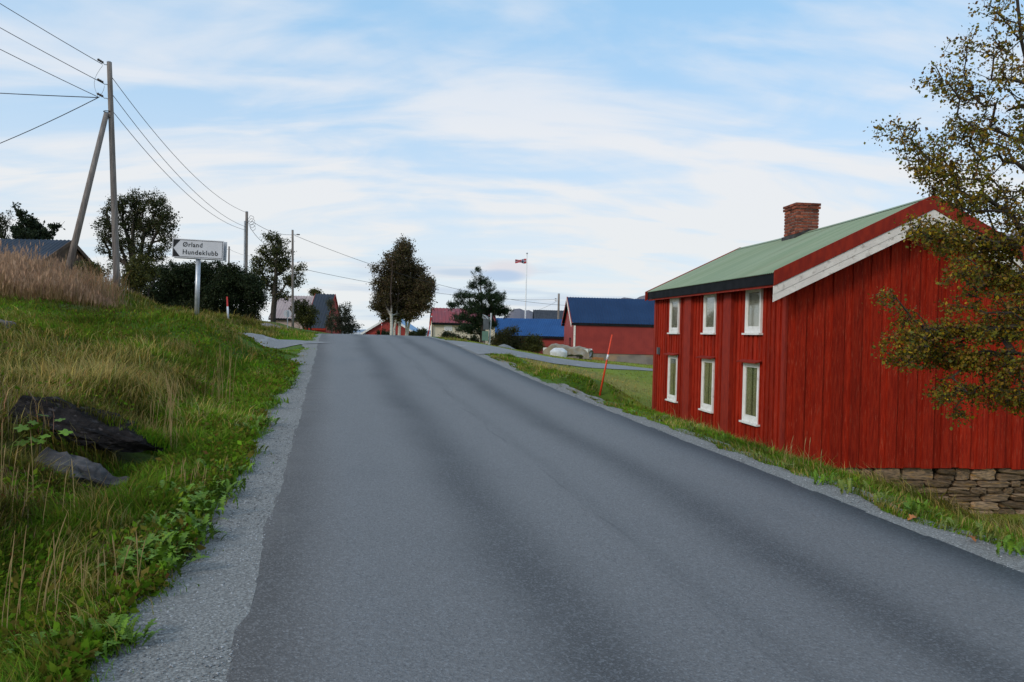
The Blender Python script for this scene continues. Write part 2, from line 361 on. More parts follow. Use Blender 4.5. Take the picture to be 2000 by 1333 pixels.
def edgeL(Y): return -3.08-.12*(vn(Y, 0*Y, .9, 3)-.5)*2-.10*(vn(Y, 0*Y, 3.1, 4)-.5)*2+.16*sstep(Y, 14, 24)-.14*(1-sstep(Y, 3, 6))
def edgeR(Y): return 2.93+.10*(vn(Y, 0*Y, 1.1, 5)-.5)*2+.08*(vn(Y, 0*Y, 3.3, 6)-.5)*2

def axis(parts):
    o = []
    for a, b, s in parts: o += list(np.arange(a, b, s))
    return np.array(o)
gx = axis([(-3000, -400, 200), (-400, -60, 20), (-60, -24, 1.5), (-24, -10, .4), (-10, 8, .18), (8, 16, .4), (16, 40, 1.5), (40, 400, 20), (400, 3001, 200)])
gy = axis([(-300, -20, 20), (-20, 1, 1), (1, 14, .18), (14, 30, .3), (30, 56, .5), (56, 100, 1.5), (100, 400, 12), (400, 3001, 130)])
GX, GY = np.meshgrid(gx, gy, indexing='ij'); GZ = gz(GX, GY)
GU = GX-xc(GY); GZ = GZ-.05*(1-sstep(np.abs(GU), 2.3, 2.6))*(GY < 100)
def cls(X, Y):
    """weights of grass kinds: lush, olive, straw, rust, dark, lawn"""
    u = X-xc(Y); a = X/np.maximum(Y, .1); n1 = vn(X, Y, .55, 7); n2 = vn(X, Y, 1.3, 8); n3 = vn(X, Y, .22, 9)
    Wt = np.zeros((6,)+X.shape); left = u < 0
    strip = left*sstep(u, -4.7, -4.1)
    Wt[0] += strip*2.4; Wt[2] += strip*.22*sstep(n2, .5, .75); Wt[1] += strip*.25
    o = left*(1-sstep(u, -4.7, -4.1))
    z1 = o*(1-sstep(Y, 8.6, 10.4)); Wt[1] += z1*.6; Wt[4] += z1*1.2; Wt[2] += z1*(.10+.5*sstep(n1, .58, .8)); Wt[0] += z1*.2; Wt[3] += z1*.45*sstep(-a, .55, .66)*sstep(n2, .3, .7)*.6
    z2 = o*sstep(Y, 8.6, 10.4)*(1-sstep(Y, 14.2, 16)); Wt[1] += z2*.65; Wt[4] += z2*.35; Wt[2] += z2*(.15+1.3*sstep(n1, .42, .75)*sstep(-a, .42, .6)+.3*n2); Wt[0] += z2*.55*sstep(a, -.48, -.3)
    z3 = o*sstep(Y, 14.2, 16)*(1-sstep(Y, 25, 27)); Wt[0] += z3*1.0; Wt[1] += z3*(.35+.5*n3); Wt[2] += z3*.45*sstep(n1, .5, .8)*(.3+sstep(a, -.5, -.36))
    dk = o*sstep(Y, 20.3, 21.4)*(1-sstep(Y, 22.6, 23.6))*sstep(-a, .44, .50); Wt[4] += dk*1.8
    br = o*sstep(Y, 21.8, 22.8)*(1-sstep(Y, 31, 34))*sstep(-a, .485, .60); Wt[3] += br*4.5; Wt[0] *= 1-.9*br; Wt[1] *= 1-.6*br
    z4 = o*sstep(Y, 25, 27); Wt[1] += z4*.8; Wt[2] += z4*.5*n1; Wt[4] += z4*.5*n2; Wt[0] += z4*.35
    rt = ~left; vg = rt*(1-sstep(u, 4.0, 4.8)); Wt[0] += vg*1.3; Wt[1] += vg*.35; Wt[2] += vg*.22*sstep(n2, .5, .8)
    lw = rt*sstep(u, 4.0, 4.8); tan = np.exp(-(((X-2.9)/2.3)**2+((Y-29.0)/1.7)**2))
    Wt[5] += lw*1.2; Wt[2] += lw*(2.2*tan+.12*n1); Wt[1] += lw*.12
    ho = lw*(Y < 14.6)*(X > 3); Wt[1] += ho*.6; Wt[4] += ho*.5
    return Wt
COLS = np.array([(.090, .200, .007), (.112, .132, .010), (.34, .255, .065), (.31, .185, .095), (.068, .066, .011), (.185, .245, .012)])
Wg = cls(GX, GY); Wg /= Wg.sum(0)+1e-6
gc = np.einsum('kij,kc->ijc', Wg, COLS)*(.62+.33*Wg[5])[..., None]
gc *= (1+Wg[5]*.55*(vn(GX*.35+GY*.9, GX*.3, 1.1, 12)-.5)+Wg[5]*.5*(vn(GX, GY, .5, 14)-.45))[..., None]; gc[..., 0] *= 1+.5*Wg[5]*sstep(vn(GX, GY, .33, 15), .5, .85)
nf = vn(GX, GY, .05, 10)[..., None]; far_c = np.array([.10, .135, .025])*(1-nf)+np.array([.13, .12, .045])*nf
ff = sstep(GY, 55, 90)[..., None]; gc = gc*(1-ff)+far_c*ff
ni, nj = GX.shape; ii = np.arange(ni*nj).reshape(ni, nj)
FQ = np.stack([ii[:-1, :-1], ii[1:, :-1], ii[1:, 1:], ii[:-1, 1:]], -1).reshape(-1, 4)
MT['ground'] = mat('turf_soil', (0, 0, 0), (.055, .045, .022), 2.2, .95, .8, 14, attr='Col', lo=.52, hi=.85, bdist=.04)
tag(link('ground', npmesh('ground', np.stack([GX, GY, GZ], -1).reshape(-1, 3), FQ, gc.reshape(-1, 3), True), MT['ground']), kind='structure')

# road
def strip_mesh(name, Ys, us, zoff, smooth=True):
    V = []; UVs = []
    for Y in Ys:
        uu = us(Y); c = float(xc(Y)); n = len(uu)
        for k, u in enumerate(uu):
            zo = zoff(u, Y) if callable(zoff) else zoff
            V.append((c+u, Y, float(zr(Y))+zo)); UVs.append((u, Y))
    k = n; Fq = [(i*k+j, i*k+j+1, (i+1)*k+j+1, (i+1)*k+j) for i in range(len(Ys)-1) for j in range(k-1)]
    me = npmesh(name, V, Fq, None, smooth); uv = me.uv_layers.new(name='UVMap')
    li = np.array(Fq).ravel(); uv.data.foreach_set('uv', np.array(UVs, np.float32)[li].ravel()); return me
def asphalt():
    m = bpy.data.materials.new('asphalt'); m.use_nodes = True; t = m.node_tree; ln = t.links.new; n = lambda k: t.nodes.new(k); P = t.nodes['Principled BSDF']
    uv = n('ShaderNodeUVMap'); sp = n('ShaderNodeSeparateXYZ'); ln(uv.outputs[0], sp.inputs[0])
    def mth(op, a, b=None):
        q = n('ShaderNodeMath'); q.operation = op
        for i, v in enumerate((a, b)):
            if v is None: continue
            if isinstance(v, (int, float)): q.inputs[i].default_value = v
            else: ln(v, q.inputs[i])
        return q.outputs[0]
    def noise(s, d, st=(1, 1, 1), r=.5):
        mp = n('ShaderNodeMapping'); mp.inputs['Scale'].default_value = st; ln(uv.outputs[0], mp.inputs[0])
        q = n('ShaderNodeTexNoise'); q.inputs['Scale'].default_value = s; q.inputs['Detail'].default_value = d; q.inputs['Roughness'].default_value = r; ln(mp.outputs[0], q.inputs[0]); return q.outputs[0]
    wob = mth('MULTIPLY', mth('SUBTRACT', noise(.25, 3), .5), .55); u = mth('ADD', sp.outputs[0], wob); tot = None
    for c, wd, am in ((-.85, .36, .85), (1.12, .30, .8), (-2.55, .34, .75), (2.6, .24, .8), (.2, .12, .25)):
        e = mth('POWER', 2.718, mth('MULTIPLY', mth('POWER', mth('ABSOLUTE', mth('DIVIDE', mth('SUBTRACT', u, c), wd)), 2.0), -1.0))
        e = mth('MULTIPLY', e, am); tot = e if tot is None else mth('ADD', tot, e)
    tot = mth('MULTIPLY', tot, mth('ADD', .55, mth('MULTIPLY', noise(.5, 4), .9)))
    def mx(f, a, b):
        q = n('ShaderNodeMix'); q.data_type = 'RGBA'
        for i, v in ((0, f), (6, a), (7, b)):
            if isinstance(v, (int, float)): q.inputs[i].default_value = v
            elif isinstance(v, tuple): q.inputs[i].default_value = (*v, 1)
            else: ln(v, q.inputs[i])
        return q.outputs[2]
    def rg(v, a, b):
        q = n('ShaderNodeMapRange'); ln(v, q.inputs[0]); q.inputs[1].default_value = a; q.inputs[2].default_value = b; return q.outputs[0]
    base = mx(rg(tot, .05, 1.0), (.154, .147, .145), (.052, .050, .051))
    blot = noise(.9, 6, (1, .5, 1)); base = mx(mth('MULTIPLY', rg(blot, .55, .8), .35), base, (.085, .085, .09))
    # stones showing in the binder
    vo = n('ShaderNodeTexVoronoi'); vo.inputs['Scale'].default_value = 105; ln(uv.outputs[0], vo.inputs[0])
    hs = n('ShaderNodeSeparateColor'); ln(vo.outputs['Color'], hs.inputs[0])
    base = mx(mth('MULTIPLY', rg(hs.outputs[0], .62, 1.0), .40), base, (.30, .305, .32))
    base = mx(mth('MULTIPLY', rg(hs.outputs[1], .60, 1.0), .45), base, (.032, .032, .036))
    base = mx(mth('MULTIPLY', rg(noise(38, 3), .50, .72), .38), base, (.055, .056, .06))
    base = mx(mth('MULTIPLY', rg(noise(30, 3, (1, 1, 1), .7), .56, .74), .40), base, (.27, .28, .30))
    seam = mth('ABSOLUTE', mth('ADD', mth('SUBTRACT', sp.outputs[0], .10), mth('MULTIPLY', mth('SUBTRACT', noise(.35, 4), .5), .5)))
    sm1 = mth('MULTIPLY', mth('SUBTRACT', 1.0, rg(seam, .004, .022)), rg(noise(.6, 3), .46, .56)); base = mx(mth('MULTIPLY', sm1, .35), base, (.035, .035, .038))
    vc = n('ShaderNodeTexVoronoi'); vc.feature = 'DISTANCE_TO_EDGE'; vc.inputs['Scale'].default_value = .55
    wv = n('ShaderNodeVectorMath'); wv.operation = 'ADD'; ln(uv.outputs[0], wv.inputs[0]); nz = n('ShaderNodeTexNoise'); nz.inputs['Scale'].default_value = 2.2; nz.inputs['Detail'].default_value = 5; ln(uv.outputs[0], nz.inputs[0]); ln(nz.outputs['Color'], wv.inputs[1]); ln(wv.outputs[0], vc.inputs[0])
    ck = mth('MULTIPLY', mth('SUBTRACT', 1.0, rg(vc.outputs['Distance'], .002, .010)), rg(noise(.22, 3), .56, .66)); base = mx(mth('MULTIPLY', ck, .25), base, (.03, .03, .032))
    base = mx(mth('MULTIPLY', rg(noise(1.7, 7, (1, .8, 1), .65), .60, .78), .30), base, (.17, .165, .155))
    ln(base, P.inputs['Base Color']); P.inputs['Roughness'].default_value = .62; P.inputs['Specular IOR Level'].default_value = .35
    b = n('ShaderNodeBump'); b.inputs['Strength'].default_value = .55; b.inputs['Distance'].default_value = .006
    ln(mth('ADD', vo.outputs['Distance'], noise(55, 3)), b.inputs['Height']); ln(b.outputs[0], P.inputs['Normal'])
    return m
MT['asphalt'] = asphalt()
Ys = np.concatenate([np.arange(-12, 2, .5), np.arange(2, 30, .12), np.arange(30, 60, .4), np.arange(60, 96, 1.5)])
def road_u(Y):
    jl = .05*(float(vn(Y, 0., 1.1, 11))-.5)+.05*(float(vn(Y, 0., 4.5, 12))-.5)+.02*(float(vn(Y, 0., 17, 1))-.5); jr = .03*(float(vn(Y, 0., 1.3, 13))-.5)+.02*(float(vn(Y, 0., 6, 2))-.5)
    return [-HW+jl-.01, -HW+jl, -2, -1.2, -.4, .4, 1.2, 2, HW+jr, HW+jr+.01]
tag(link('road', strip_mesh('road', Ys, road_u, lambda u, Y: (.020-.012*(u/HW)**2 if abs(u) < HW-.06 else (.008 if True else 0)) if abs(u) < 2.3 or True else 0), MT['asphalt']), kind='structure')
for o_ in [bpy.data.objects['road']]:
    me = o_.data
    k = 10
    for i in range(len(Ys)):
        me.vertices[i*k].co.z -= .06; me.vertices[i*k+9].co.z -= .06
# shoulders
MT['gravel'] = mat('road_gravel', (.29, .278, .26), (.15, .143, .134), 65, .95, .9, 85, (1, 1, 1), c3=(.40, .39, .37), s3=38, bdist=.012)
MT['drive'] = mat('drive_gravel', (.27, .265, .265), (.20, .197, .195), 25, .95, .6, 50, c3=(.33, .325, .32), s3=2, bdist=.02)
def sh_l(Y): e = float(edgeL(np.array(Y))); return list(np.linspace(e-.25, -HW+.03, 7))
def sh_r(Y): e = float(edgeR(np.array(Y))); return list(np.linspace(HW-.03, e+.2, 5))
sy = np.concatenate([np.arange(-10, 2, .5), np.arange(2, 50, .2)])
def sh_z(u, Y): return .006+.012*(float(vn(u, Y, 2.2, 14))-.5)-.02*max(0, abs(u)-3.35)
tag(link('gravel_shoulder', strip_mesh('gravel_shoulder', sy, sh_l, sh_z), MT['gravel']), kind='structure')
tag(link('gravel_shoulder', strip_mesh('gravel_shoulder', sy, sh_r, sh_z), MT['gravel']), kind='structure')
def lane_mesh(name, A, B, nu, nv, zo):
    A = np.array(A, float); B = np.array(B, float)
    def res(P, n):
        d = np.r_[0, np.cumsum(np.hypot(*np.diff(P, axis=0).T))]; t = np.linspace(0, d[-1], n); return np.c_[np.interp(t, d, P[:, 0]), np.interp(t, d, P[:, 1])]
    a = res(A, nu); b = res(B, nu); tt = np.linspace(0, 1, nv)[None, :, None]
    Pq = a[:, None]*(1-tt)+b[:, None]*tt; Z = gz(Pq[..., 0], Pq[..., 1])+zo
    i2 = np.arange(nu*nv).reshape(nu, nv); Fq = np.stack([i2[:-1, :-1], i2[1:, :-1], i2[1:, 1:], i2[:-1, 1:]], -1).reshape(-1, 4)
    return npmesh(name, np.dstack([Pq, Z]).reshape(-1, 3), Fq, None, True)
def off(side):
    o = []
    for i, (x, y, wd) in enumerate(LANE):
        j = min(i, len(LANE)-2); dx, dy = LANE[j+1][0]-LANE[j][0], LANE[j+1][1]-LANE[j][1]; l = math.hypot(dx, dy)
        o.append((x-side*dy/l*wd, y+side*dx/l*wd))
    return o
tag(link('side_road', lane_mesh('side_road', off(1), off(-1), 60, 12, .022), MT['drive']), kind='structure')
tag(link('driveway', lane_mesh('driveway', DRV_N, DRV_F, 60, 22, .022), MT['drive']), kind='structure')

# sea, far hills
sea = MB().grid(lambda a, b: (-20000+40000*a, 900+30000*b, -23.0), 4, 4).build('sea', mat('sea', (.05, .08, .11), None, .002, .25)); tag(sea, kind='structure')
MT['hill'] = mat('heather_hill', (.205, .165, .175), (.14, .13, .15), .012, .95, .5, .05, c3=(.25, .23, .24), s3=.02, bdist=3)
def hill(name, prof, Y, depth, material, base=-26, seed=0):
    xs = np.array([at(p[0], p[1], Y).x for p in prof]); zs = np.array([at(p[0], p[1], Y).z for p in prof]); nu, nv = 90, 14
    V = []
    for i in range(nu):
        x = xs[0]+(xs[-1]-xs[0])*i/(nu-1); h = np.interp(x, xs, zs)
        h += (float(vn(x, 0., 14/abs(xs[-1]-xs[0]), 3+seed))-.5)*.10*(max(zs)-base)*.5
        for j in range(nv):
            t = j/(nv-1)*2-1; k = math.cos(t*math.pi/2)**.8 if abs(t) < 1 else 0
            V.append((x, Y+depth*t*.5, base+(h-base)*k*(1+.10*(float(vn(x, t*40, .02, 5))-.5)*(abs(t) > .05))))
    i2 = np.arange(nu*nv).reshape(nu, nv); Fq = np.stack([i2[:-1, :-1], i2[1:, :-1], i2[1:, 1:], i2[:-1, 1:]], -1).reshape(-1, 4)
    return tag(link(name, npmesh(name, V, Fq, None, True), material), kind='structure')
hill('hill', [(960, 660), (985, 622), (1003, 606), (1015, 603), (1032, 604), (1048, 612), (1075, 630), (1110, 655)], 1100, 500, MT['hill'])
hill('hill', [(1120, 640), (1190, 590), (1215, 582), (1226, 583), (1238, 588), (1252, 577), (1272, 573), (1300, 580), (1350, 600), (1500, 620), (1720, 560), (1900, 470), (1960, 450), (2050, 480), (2300, 600)], 1300, 700, MT['hill'], seed=1)
hill('hill', [(380, 655), (560, 648), (660, 646), (720, 644), (750, 646), (800, 644), (900, 648), (1100, 650)], 9000, 3000, mat('haze_blue_hill', (.20, .26, .34), (.24, .29, .36), .001, 1), seed=2)  # far ridge: blue distance haze put straight into its colour, no haze volume

# ---------------------------------------------------------------- the red house beside the road
HX, HY, HZ = 5.25, 15.0, -.67
hA = Vector((-.1045, .9945, 0)); hB = Vector((.9945, .1045, 0))
LA, WB, HE, HR = 8.75, 5.36, 3.80, 5.13        # wall length, width, height of eave and ridge above the board ends
house = empty('red_house', (HX, HY, HZ), 'old red boarded house with green corrugated roof and six white windows, right beside the road', 'house', rz=math.atan2(hB.y, hB.x))
SL = (HR-HE)/(WB/2)
def roof_h(b): return HE+SL*(b if b < WB/2 else WB-b)
# local frame: x = along the gable, y = along the long wall away from the camera, z up; x<0 is the road side
wall = MB()
wall.prism([(0.03, .03, 0), (WB-.03, .03, 0), (WB-.03, .03, HE-.02), (WB/2, .03, HR-.04), (.03, .03, HE-.02)], (0, LA-.06, 0)).build('wall_core', MT['redtrim'], house)
gab = MB().box((.02, .012, .0), (WB-.02, .028, .3)).build('gable_wall', MT['redtrim'], house)
x = -.02; i = 0
while x < WB-.02:
    wd = random.uniform(.17, .215); x1 = min(x+wd, WB+.02); pr = .028 if i % 2 else 0; g = .010 if i % 2 else -.004
    a, b = x-g, x1+g; zb = random.uniform(-.025, .012); tl = random.uniform(-.004, .004)
    h0, h1 = roof_h(max(a, 0))-.03, roof_h(max(min(b, WB), 0))-.03; y0, y1 = -.012-pr+random.uniform(-.003, .003), .011-pr*.9
    pts = [(a, y0, zb), (b, y0+tl, zb), (b, y0+tl, h1), (a, y0, h0)]
    if a < WB/2 < b: pts = pts[:3]+[(WB/2, y0+tl/2, HR-.03)]+pts[3:]
    MB().prism(pts, (0, y1-y0, 0)).build('board', MT['red'], gab)
    x = x1; i += 1
# windows of the long wall: (centre y, width, sill z, head z)
def Yof(dx): return (1530*(HX+.1045/.9945*HY)/(dx+160.6)-HY)/.9945
wins = []
for x0, x1 in ((1310.5, 1326), (1373, 1402), (1458, 1488)):
    ya, yb = Yof(x1-1000), Yof(x0-1000); c = (ya+yb)/2; wd = .80
    wins.append((c, wd, .68, 1.94, 'lower')); wins.append((c-.02, wd, 2.56, 3.52, 'upper'))
lw_ = MB().box((.012, .02, 0), (.028, LA-.02, .3)).build('long_wall', MT['redtrim'], house)
def col_segments(y0, y1):
    segs = [(-.0, HE-.05)]
    for c, wd, s, h, _ in wins:
        if y1 > c-wd/2+.01 and y0 < c+wd/2-.01:
            n = []
            for a, b in segs:
                if s-.02 > a+.05: n.append((a, min(b, s-.02)))
                if h+.02 < b-.03: n.append((max(a, h+.02), b))
            segs = n
    return segs
def lboard(y0, y1, xo, xi):
    ed = sorted([y0, y1]+[e for c, wd, s, h, _ in wins for e in (c-wd/2, c+wd/2) if y0+.012 < e < y1-.012])
    for a, b in zip(ed[:-1], ed[1:]):
        for s0, s1 in col_segments(a, b):
            zb = s0-(random.uniform(0, .03) if s0 < .01 else 0)
            MB().box((xo+random.uniform(-.003, .003), a, zb), (xi, b, s1)).build('board', MT['red'], lw_)
y = 0.10
while y < LA-.12:
    wd = random.uniform(.125, .15); lboard(y, min(y+wd+.004, LA-.1), -.010, .011); y += wd
    bw = random.uniform(.075, .095); lboard(y-.02, min(y+bw+.02, LA-.1), -.034, -.0095); y += bw
for a, b in ((-.035, .10), (LA-.14, LA+.03)):
    MB().box((-.045, a, -.02), (.0, b, HE-.04)).build('corner_board', MT['redtrim'], house)
for xp0, xp1 in ((1344, 1356.5), (1421, 1436)):
    a, b = Yof(xp1-1000), Yof(xp0-1000)
    MB().box((-.12, a, -.03), (-.035, b, HE-.06)).build('pilaster', MT['redtrim'], house)
for c, wd, s, h, k in wins:
    fr = MB(); xo, xi = -.055, -.005; t = .068
    fr.box((xo, c-wd/2, s), (xi, c-wd/2+t, h)); fr.box((xo, c+wd/2-t, s), (xi, c+wd/2, h))
    fr.box((xo+.002, c-wd/2+t, h-t), (xi, c+wd/2-t, h)); fr.box((xo+.002, c-wd/2+t, s), (xi, c+wd/2-t, s+t*1.3))
    wo = fr.build('window', MT['white'], house)
    sa = MB(); q = .036; a, b, z0, z1 = c-wd/2+t+.002, c+wd/2-t-.002, s+t*1.3+.002, h-t-.002
    sa.box((-.04, a, z0), (-.012, a+q, z1)); sa.box((-.04, b-q, z0), (-.012, b, z1)); sa.box((-.038, a+q, z1-q), (-.012, b-q, z1)); sa.box((-.038, a+q, z0), (-.012, b-q, z0+q*1.4))
    sa.build('sash', MT['white'], wo)
    MB().box((-.026, a+q, z0+q*1.4), (-.022, b-q, z1-q)).build('pane', MT['glass'], wo)
    MB().box((.002, a, z0), (.010, b, z1)).build('room', MT['interior'], wo)
    cu = MB()
    def drape(y0, y1):
        cu.grid(lambda p, r: (-.008+.006*math.sin(p*(y1-y0)*70), y0+(y1-y0)*p, z0+.02+(z1-z0-.04)*r), 30, 1)
    if k == 'lower': drape(a+.01, a+(b-a)*.46); drape(a+(b-a)*.54, b-.01)
    else: drape(a+.01, b-.01)
    cu.build('curtain', MT['curtain'] if k == 'upper' else MT['blind'], wo)
    MB().box((-.10, c-wd/2-.05, s-.04), (-.012, c+wd/2+.05, s-.003)).build('sill', MT['white'], wo)
    if k == 'lower':
        M_ = Matrix.Translation((-.035, c, h+.03)) @ Matrix.Rotation(R(-16), 4, 'Y')
        MB().box((-.15, -wd/2-.09, 0), (.02, wd/2+.09, .022), M_).build('drip_board', MT['redtrim'], wo)
MB().box((-.10, LA-.62, 1.92), (-.035, LA-.50, 2.12)).build('meter_box', MT['dbox'], house)
# roof: corrugated sheets on both slopes; overhang tapers a little towards the far end
def roof_pt(side, a, t, amp=.011, pitch=.092):
    ov = .44-.20*a/LA; yy = a; b = -ov+(WB/2+ov)*t; h = HE+.10+SL*b
    w_ = amp*math.sin(2*math.pi*a/pitch)
    return ((b if side < 0 else WB-b), yy, h+w_-.05*math.sin(math.pi*(a+.4)/(LA+.7))*t)
rf = None
for side in (-1, 1):
    mb = MB(); n = int((LA+.66)/.092*6)
    mb.grid(lambda p, t: roof_pt(side, -.36+(LA+.62)*p, t), n, 4)
    me = mb.mesh('roof', False)
    if rf is None: rf = link('roof', me, MT['roofgreen'], house)
    else: link('roof_slope', me, MT['roofgreen'], rf)
mb = MB(); mb.grid(lambda p, t: (WB/2+(t-.5)*.30, -.37+(LA+.64)*p, roof_pt(-1, -.37+(LA+.64)*p, 1, 0)[2]+.022-abs(t-.5)*.30*SL-.0), 24, 6); mb.build('ridge_cap', MT['roofgreen'], rf)
for side in (-1, 1):
    mir = (lambda v: v) if side < 0 else (lambda v: (WB-v[0], v[1], v[2]))
    # black fascia under the sheets, red moulding below it
    for nm, z0, z1, xo, mt in (('fascia', -.215, -.016, 0, MT['black']), ('eave_moulding', -.262, -.218, .03, MT['redtrim'])):
        mb = MB(); poly = lambda a: [roof_pt(-1, a, 0, 0)]
        A0, A1 = -.33, LA+.22; p0, p1 = roof_pt(-1, A0, 0, 0), roof_pt(-1, A1, 0, 0)
        vs = [mir((p[0]+.02+xo+dx, p[1], p[2]+z)) for p in (p0, p1) for z in (z0, z1) for dx in (0, .025)]
        mb.add(vs, [(0, 1, 3, 2), (4, 6, 7, 5), (0, 4, 5, 1), (2, 3, 7, 6), (0, 2, 6, 4), (1, 5, 7, 3)]); mb.build(nm, mt, rf)
    # soffit
    p0, p1 = roof_pt(-1, -.30, 0, 0), roof_pt(-1, LA+.2, 0, 0)
    MB().add([mir((p0[0]+.05, p0[1], p0[2]-.20)), mir((.02, p0[1], p0[2]-.20)), mir((.02, p1[1], p1[2]-.20)), mir((p1[0]+.05, p1[1], p1[2]-.20))], [(0, 1, 2, 3)]).build('soffit', MT['redtrim'], rf)
    for end, a0 in (('near', -.385), ('far', LA+.262)):
        dy = .028 if end == 'near' else -.028
        p0, p1 = roof_pt(-1, a0, 0, 0), roof_pt(-1, a0, 1, 0)
        def barge(o0, o1, y0, mt, nm, ext=0.0):
            vs = [mir((p0[0]-ext, a0+y0, p0[2]+o0-ext*SL)), mir((p1[0], a0+y0, p1[2]+o0)), mir((p1[0], a0+y0, p1[2]+o1)), mir((p0[0]-ext, a0+y0, p0[2]+o1-ext*SL))]
            MB().prism(vs, (0, dy, 0)).build(nm, mt, rf)
        barge(-.245, .035, -.004 if end == 'near' else .004, MT['redtrim'], 'red_bargeboard', .05 if end == 'far' else .0)
        if end == 'near':
            barge(-.405, -.252, .012, MT['bwhite'], 'white_bargeboard'); barge(-.545, -.410, .018, MT['bwhite'], 'white_bargeboard')
# chimney on the ridge
chy = 4.95; ch = MB().box((WB/2-.31, chy-.33, HR-.45), (WB/2+.25, chy+.33, HR+.74)).build('chimney', MT['mortar'], house)
bl, bh = .205, .060; z = HR-.16; k = 0
me_b = {}
def brick(x0, y0, z0, x1, y1, z1):
    key = (round(x1-x0, 3), round(y1-y0, 3), round(z1-z0, 3))
    if key not in me_b:
        me_b[key] = MB().box((-key[0]/2, -key[1]/2, -key[2]/2), (key[0]/2, key[1]/2, key[2]/2)).mesh('brick')
        me_b[key].materials.append(MT['brick'])
    o = bpy.data.objects.new('brick', me_b[key]); C.objects.link(o); o.parent = ch
    o.location = ((x0+x1)/2+random.uniform(-.004, .004), (y0+y1)/2+random.uniform(-.004, .004), (z0+z1)/2); o.rotation_euler = (random.uniform(-.01, .01), random.uniform(-.01, .01), random.uniform(-.02, .02))
while z < HR+.74:
    ov = .03 if z > HR+.62 else 0; X0, X1, Y0, Y1 = WB/2-.325-ov, WB/2+.265+ov, chy-.345-ov, chy+.345+ov
    for yy, sgn in ((Y0, 1), (Y1, -1)):
        xs_ = [X0]; q = X0+(bl if k % 2 else bl*.5)
        while q < X1-.06: xs_.append(q); q += bl+.012
        xs_.append(X1)
        for a, b in zip(xs_[:-1], xs_[1:]): brick(a, min(yy, yy+sgn*.05), z, b-(.012 if b < X1 else 0), max(yy, yy+sgn*.05), z+bh)
    for xx, sgn in ((X0, 1), (X1, -1)):
        ys_ = [Y0+.055]; q = Y0+.055+(bl*.5 if k % 2 else bl)
        while q < Y1-.1: ys_.append(q); q += bl+.012
        ys_.append(Y1-.055)
        for a, b in zip(ys_[:-1], ys_[1:]): brick(min(xx, xx+sgn*.05), a, z, max(xx, xx+sgn*.05), b-(.012 if b < Y1-.06 else 0), z+bh)
    z += .080; k += 1
MB().box((WB/2-.25, chy-.2, HR+.735), (WB/2+.2, chy+.2, HR+.752)).build('flue', MT['soot'], ch)
mb = MB()
for x0, x1 in ((WB/2-.38, WB/2), (WB/2, WB/2+.31)):
    mb.box((x0, chy-.40, 0), (x1, chy-.34, .0), None) if False else None
zf = lambda xx: HE+.10+SL*(xx if xx < WB/2 else WB-xx)-.03
mb.prism([(WB/2-.38, chy-.385, zf(WB/2-.38)-.03), (WB/2, chy-.385, zf(WB/2)-.03), (WB/2+.31, chy-.385, zf(WB/2+.31)-.03), (WB/2+.31, chy-.385, zf(WB/2+.31)+.06), (WB/2, chy-.385, zf(WB/2)+.05), (WB/2-.38, chy-.385, zf(WB/2-.38)+.09)], (0, .035, 0))
mb.prism([(WB/2-.37, chy-.35, zf(WB/2-.37)-.03), (WB/2-.37, chy+.38, zf(WB/2-.37)-.03), (WB/2-.37, chy+.38, zf(WB/2-.37)+.09), (WB/2-.37, chy-.35, zf(WB/2-.37)+.09)], (.035, 0, 0))
mb.build('flashing', MT['soot'], ch)
# foundation of rubble stone
fd = MB().box((.14, .16, -1.6), (WB-.14, LA-.14, -.001)).build('foundation', MT['mortar'], house); MT['dark'] = mat('dark_joint', (.03, .026, .022), None, 4, .95); fd.data.materials[0] = MT['dark']
def stone_mesh():
    bm = bmesh.new(); bmesh.ops.create_cube(bm, size=1); bmesh.ops.subdivide_edges(bm, edges=bm.edges[:], cuts=2, use_grid_fill=True)
    for v in bm.verts:
        c = v.co*2; k = 1/((abs(c.x)**4+abs(c.y)**4+abs(c.z)**4)**.25); v.co = v.co*(.35+.65*k)*random.uniform(.88, 1.08)
    me = bpy.data.meshes.new('stone'); bm.to_mesh(me); bm.free(); me.materials.append(MT['stone']); return me
SM = [stone_mesh() for _ in range(9)]
def stones(length, depth_axis):
    zt = -.012
    while zt > -1.5:
        rh = random.choice([.09, .12, .15, .20, .24]); xx = 0.02
        while xx < length:
            if random.random() < .35: segs = [.5+random.uniform(-.1, .1)]; segs.append(1-segs[0])         # two thin stones on top of each other
            else: segs = [1]
            wl = random.uniform(.14, .70)*(1.2 if rh > .14 else 1); z_ = zt
            for sgm in segs:
                hh = rh*sgm; o = bpy.data.objects.new('stone', random.choice(SM)); C.objects.link(o); o.parent = fd; jz = random.uniform(-.012, .012); jo = random.uniform(-.035, .035); wq = wl*random.uniform(.92, 1.06)
                if depth_axis == 'y': o.location = (xx+wl/2, .15+jo, z_-hh/2+jz); o.scale = (wq, .28, hh*1.06)
                else: o.location = (.15+jo, xx+wl/2, z_-hh/2+jz); o.scale = (.28, wq, hh*1.06)
                o.rotation_euler = (random.uniform(-.08, .08), random.uniform(-.07, .07), random.uniform(-.08, .08)); z_ -= hh
            xx += wl+.012
        zt -= rh+.010
stones(WB, 'y')
stones(1.6, 'x')

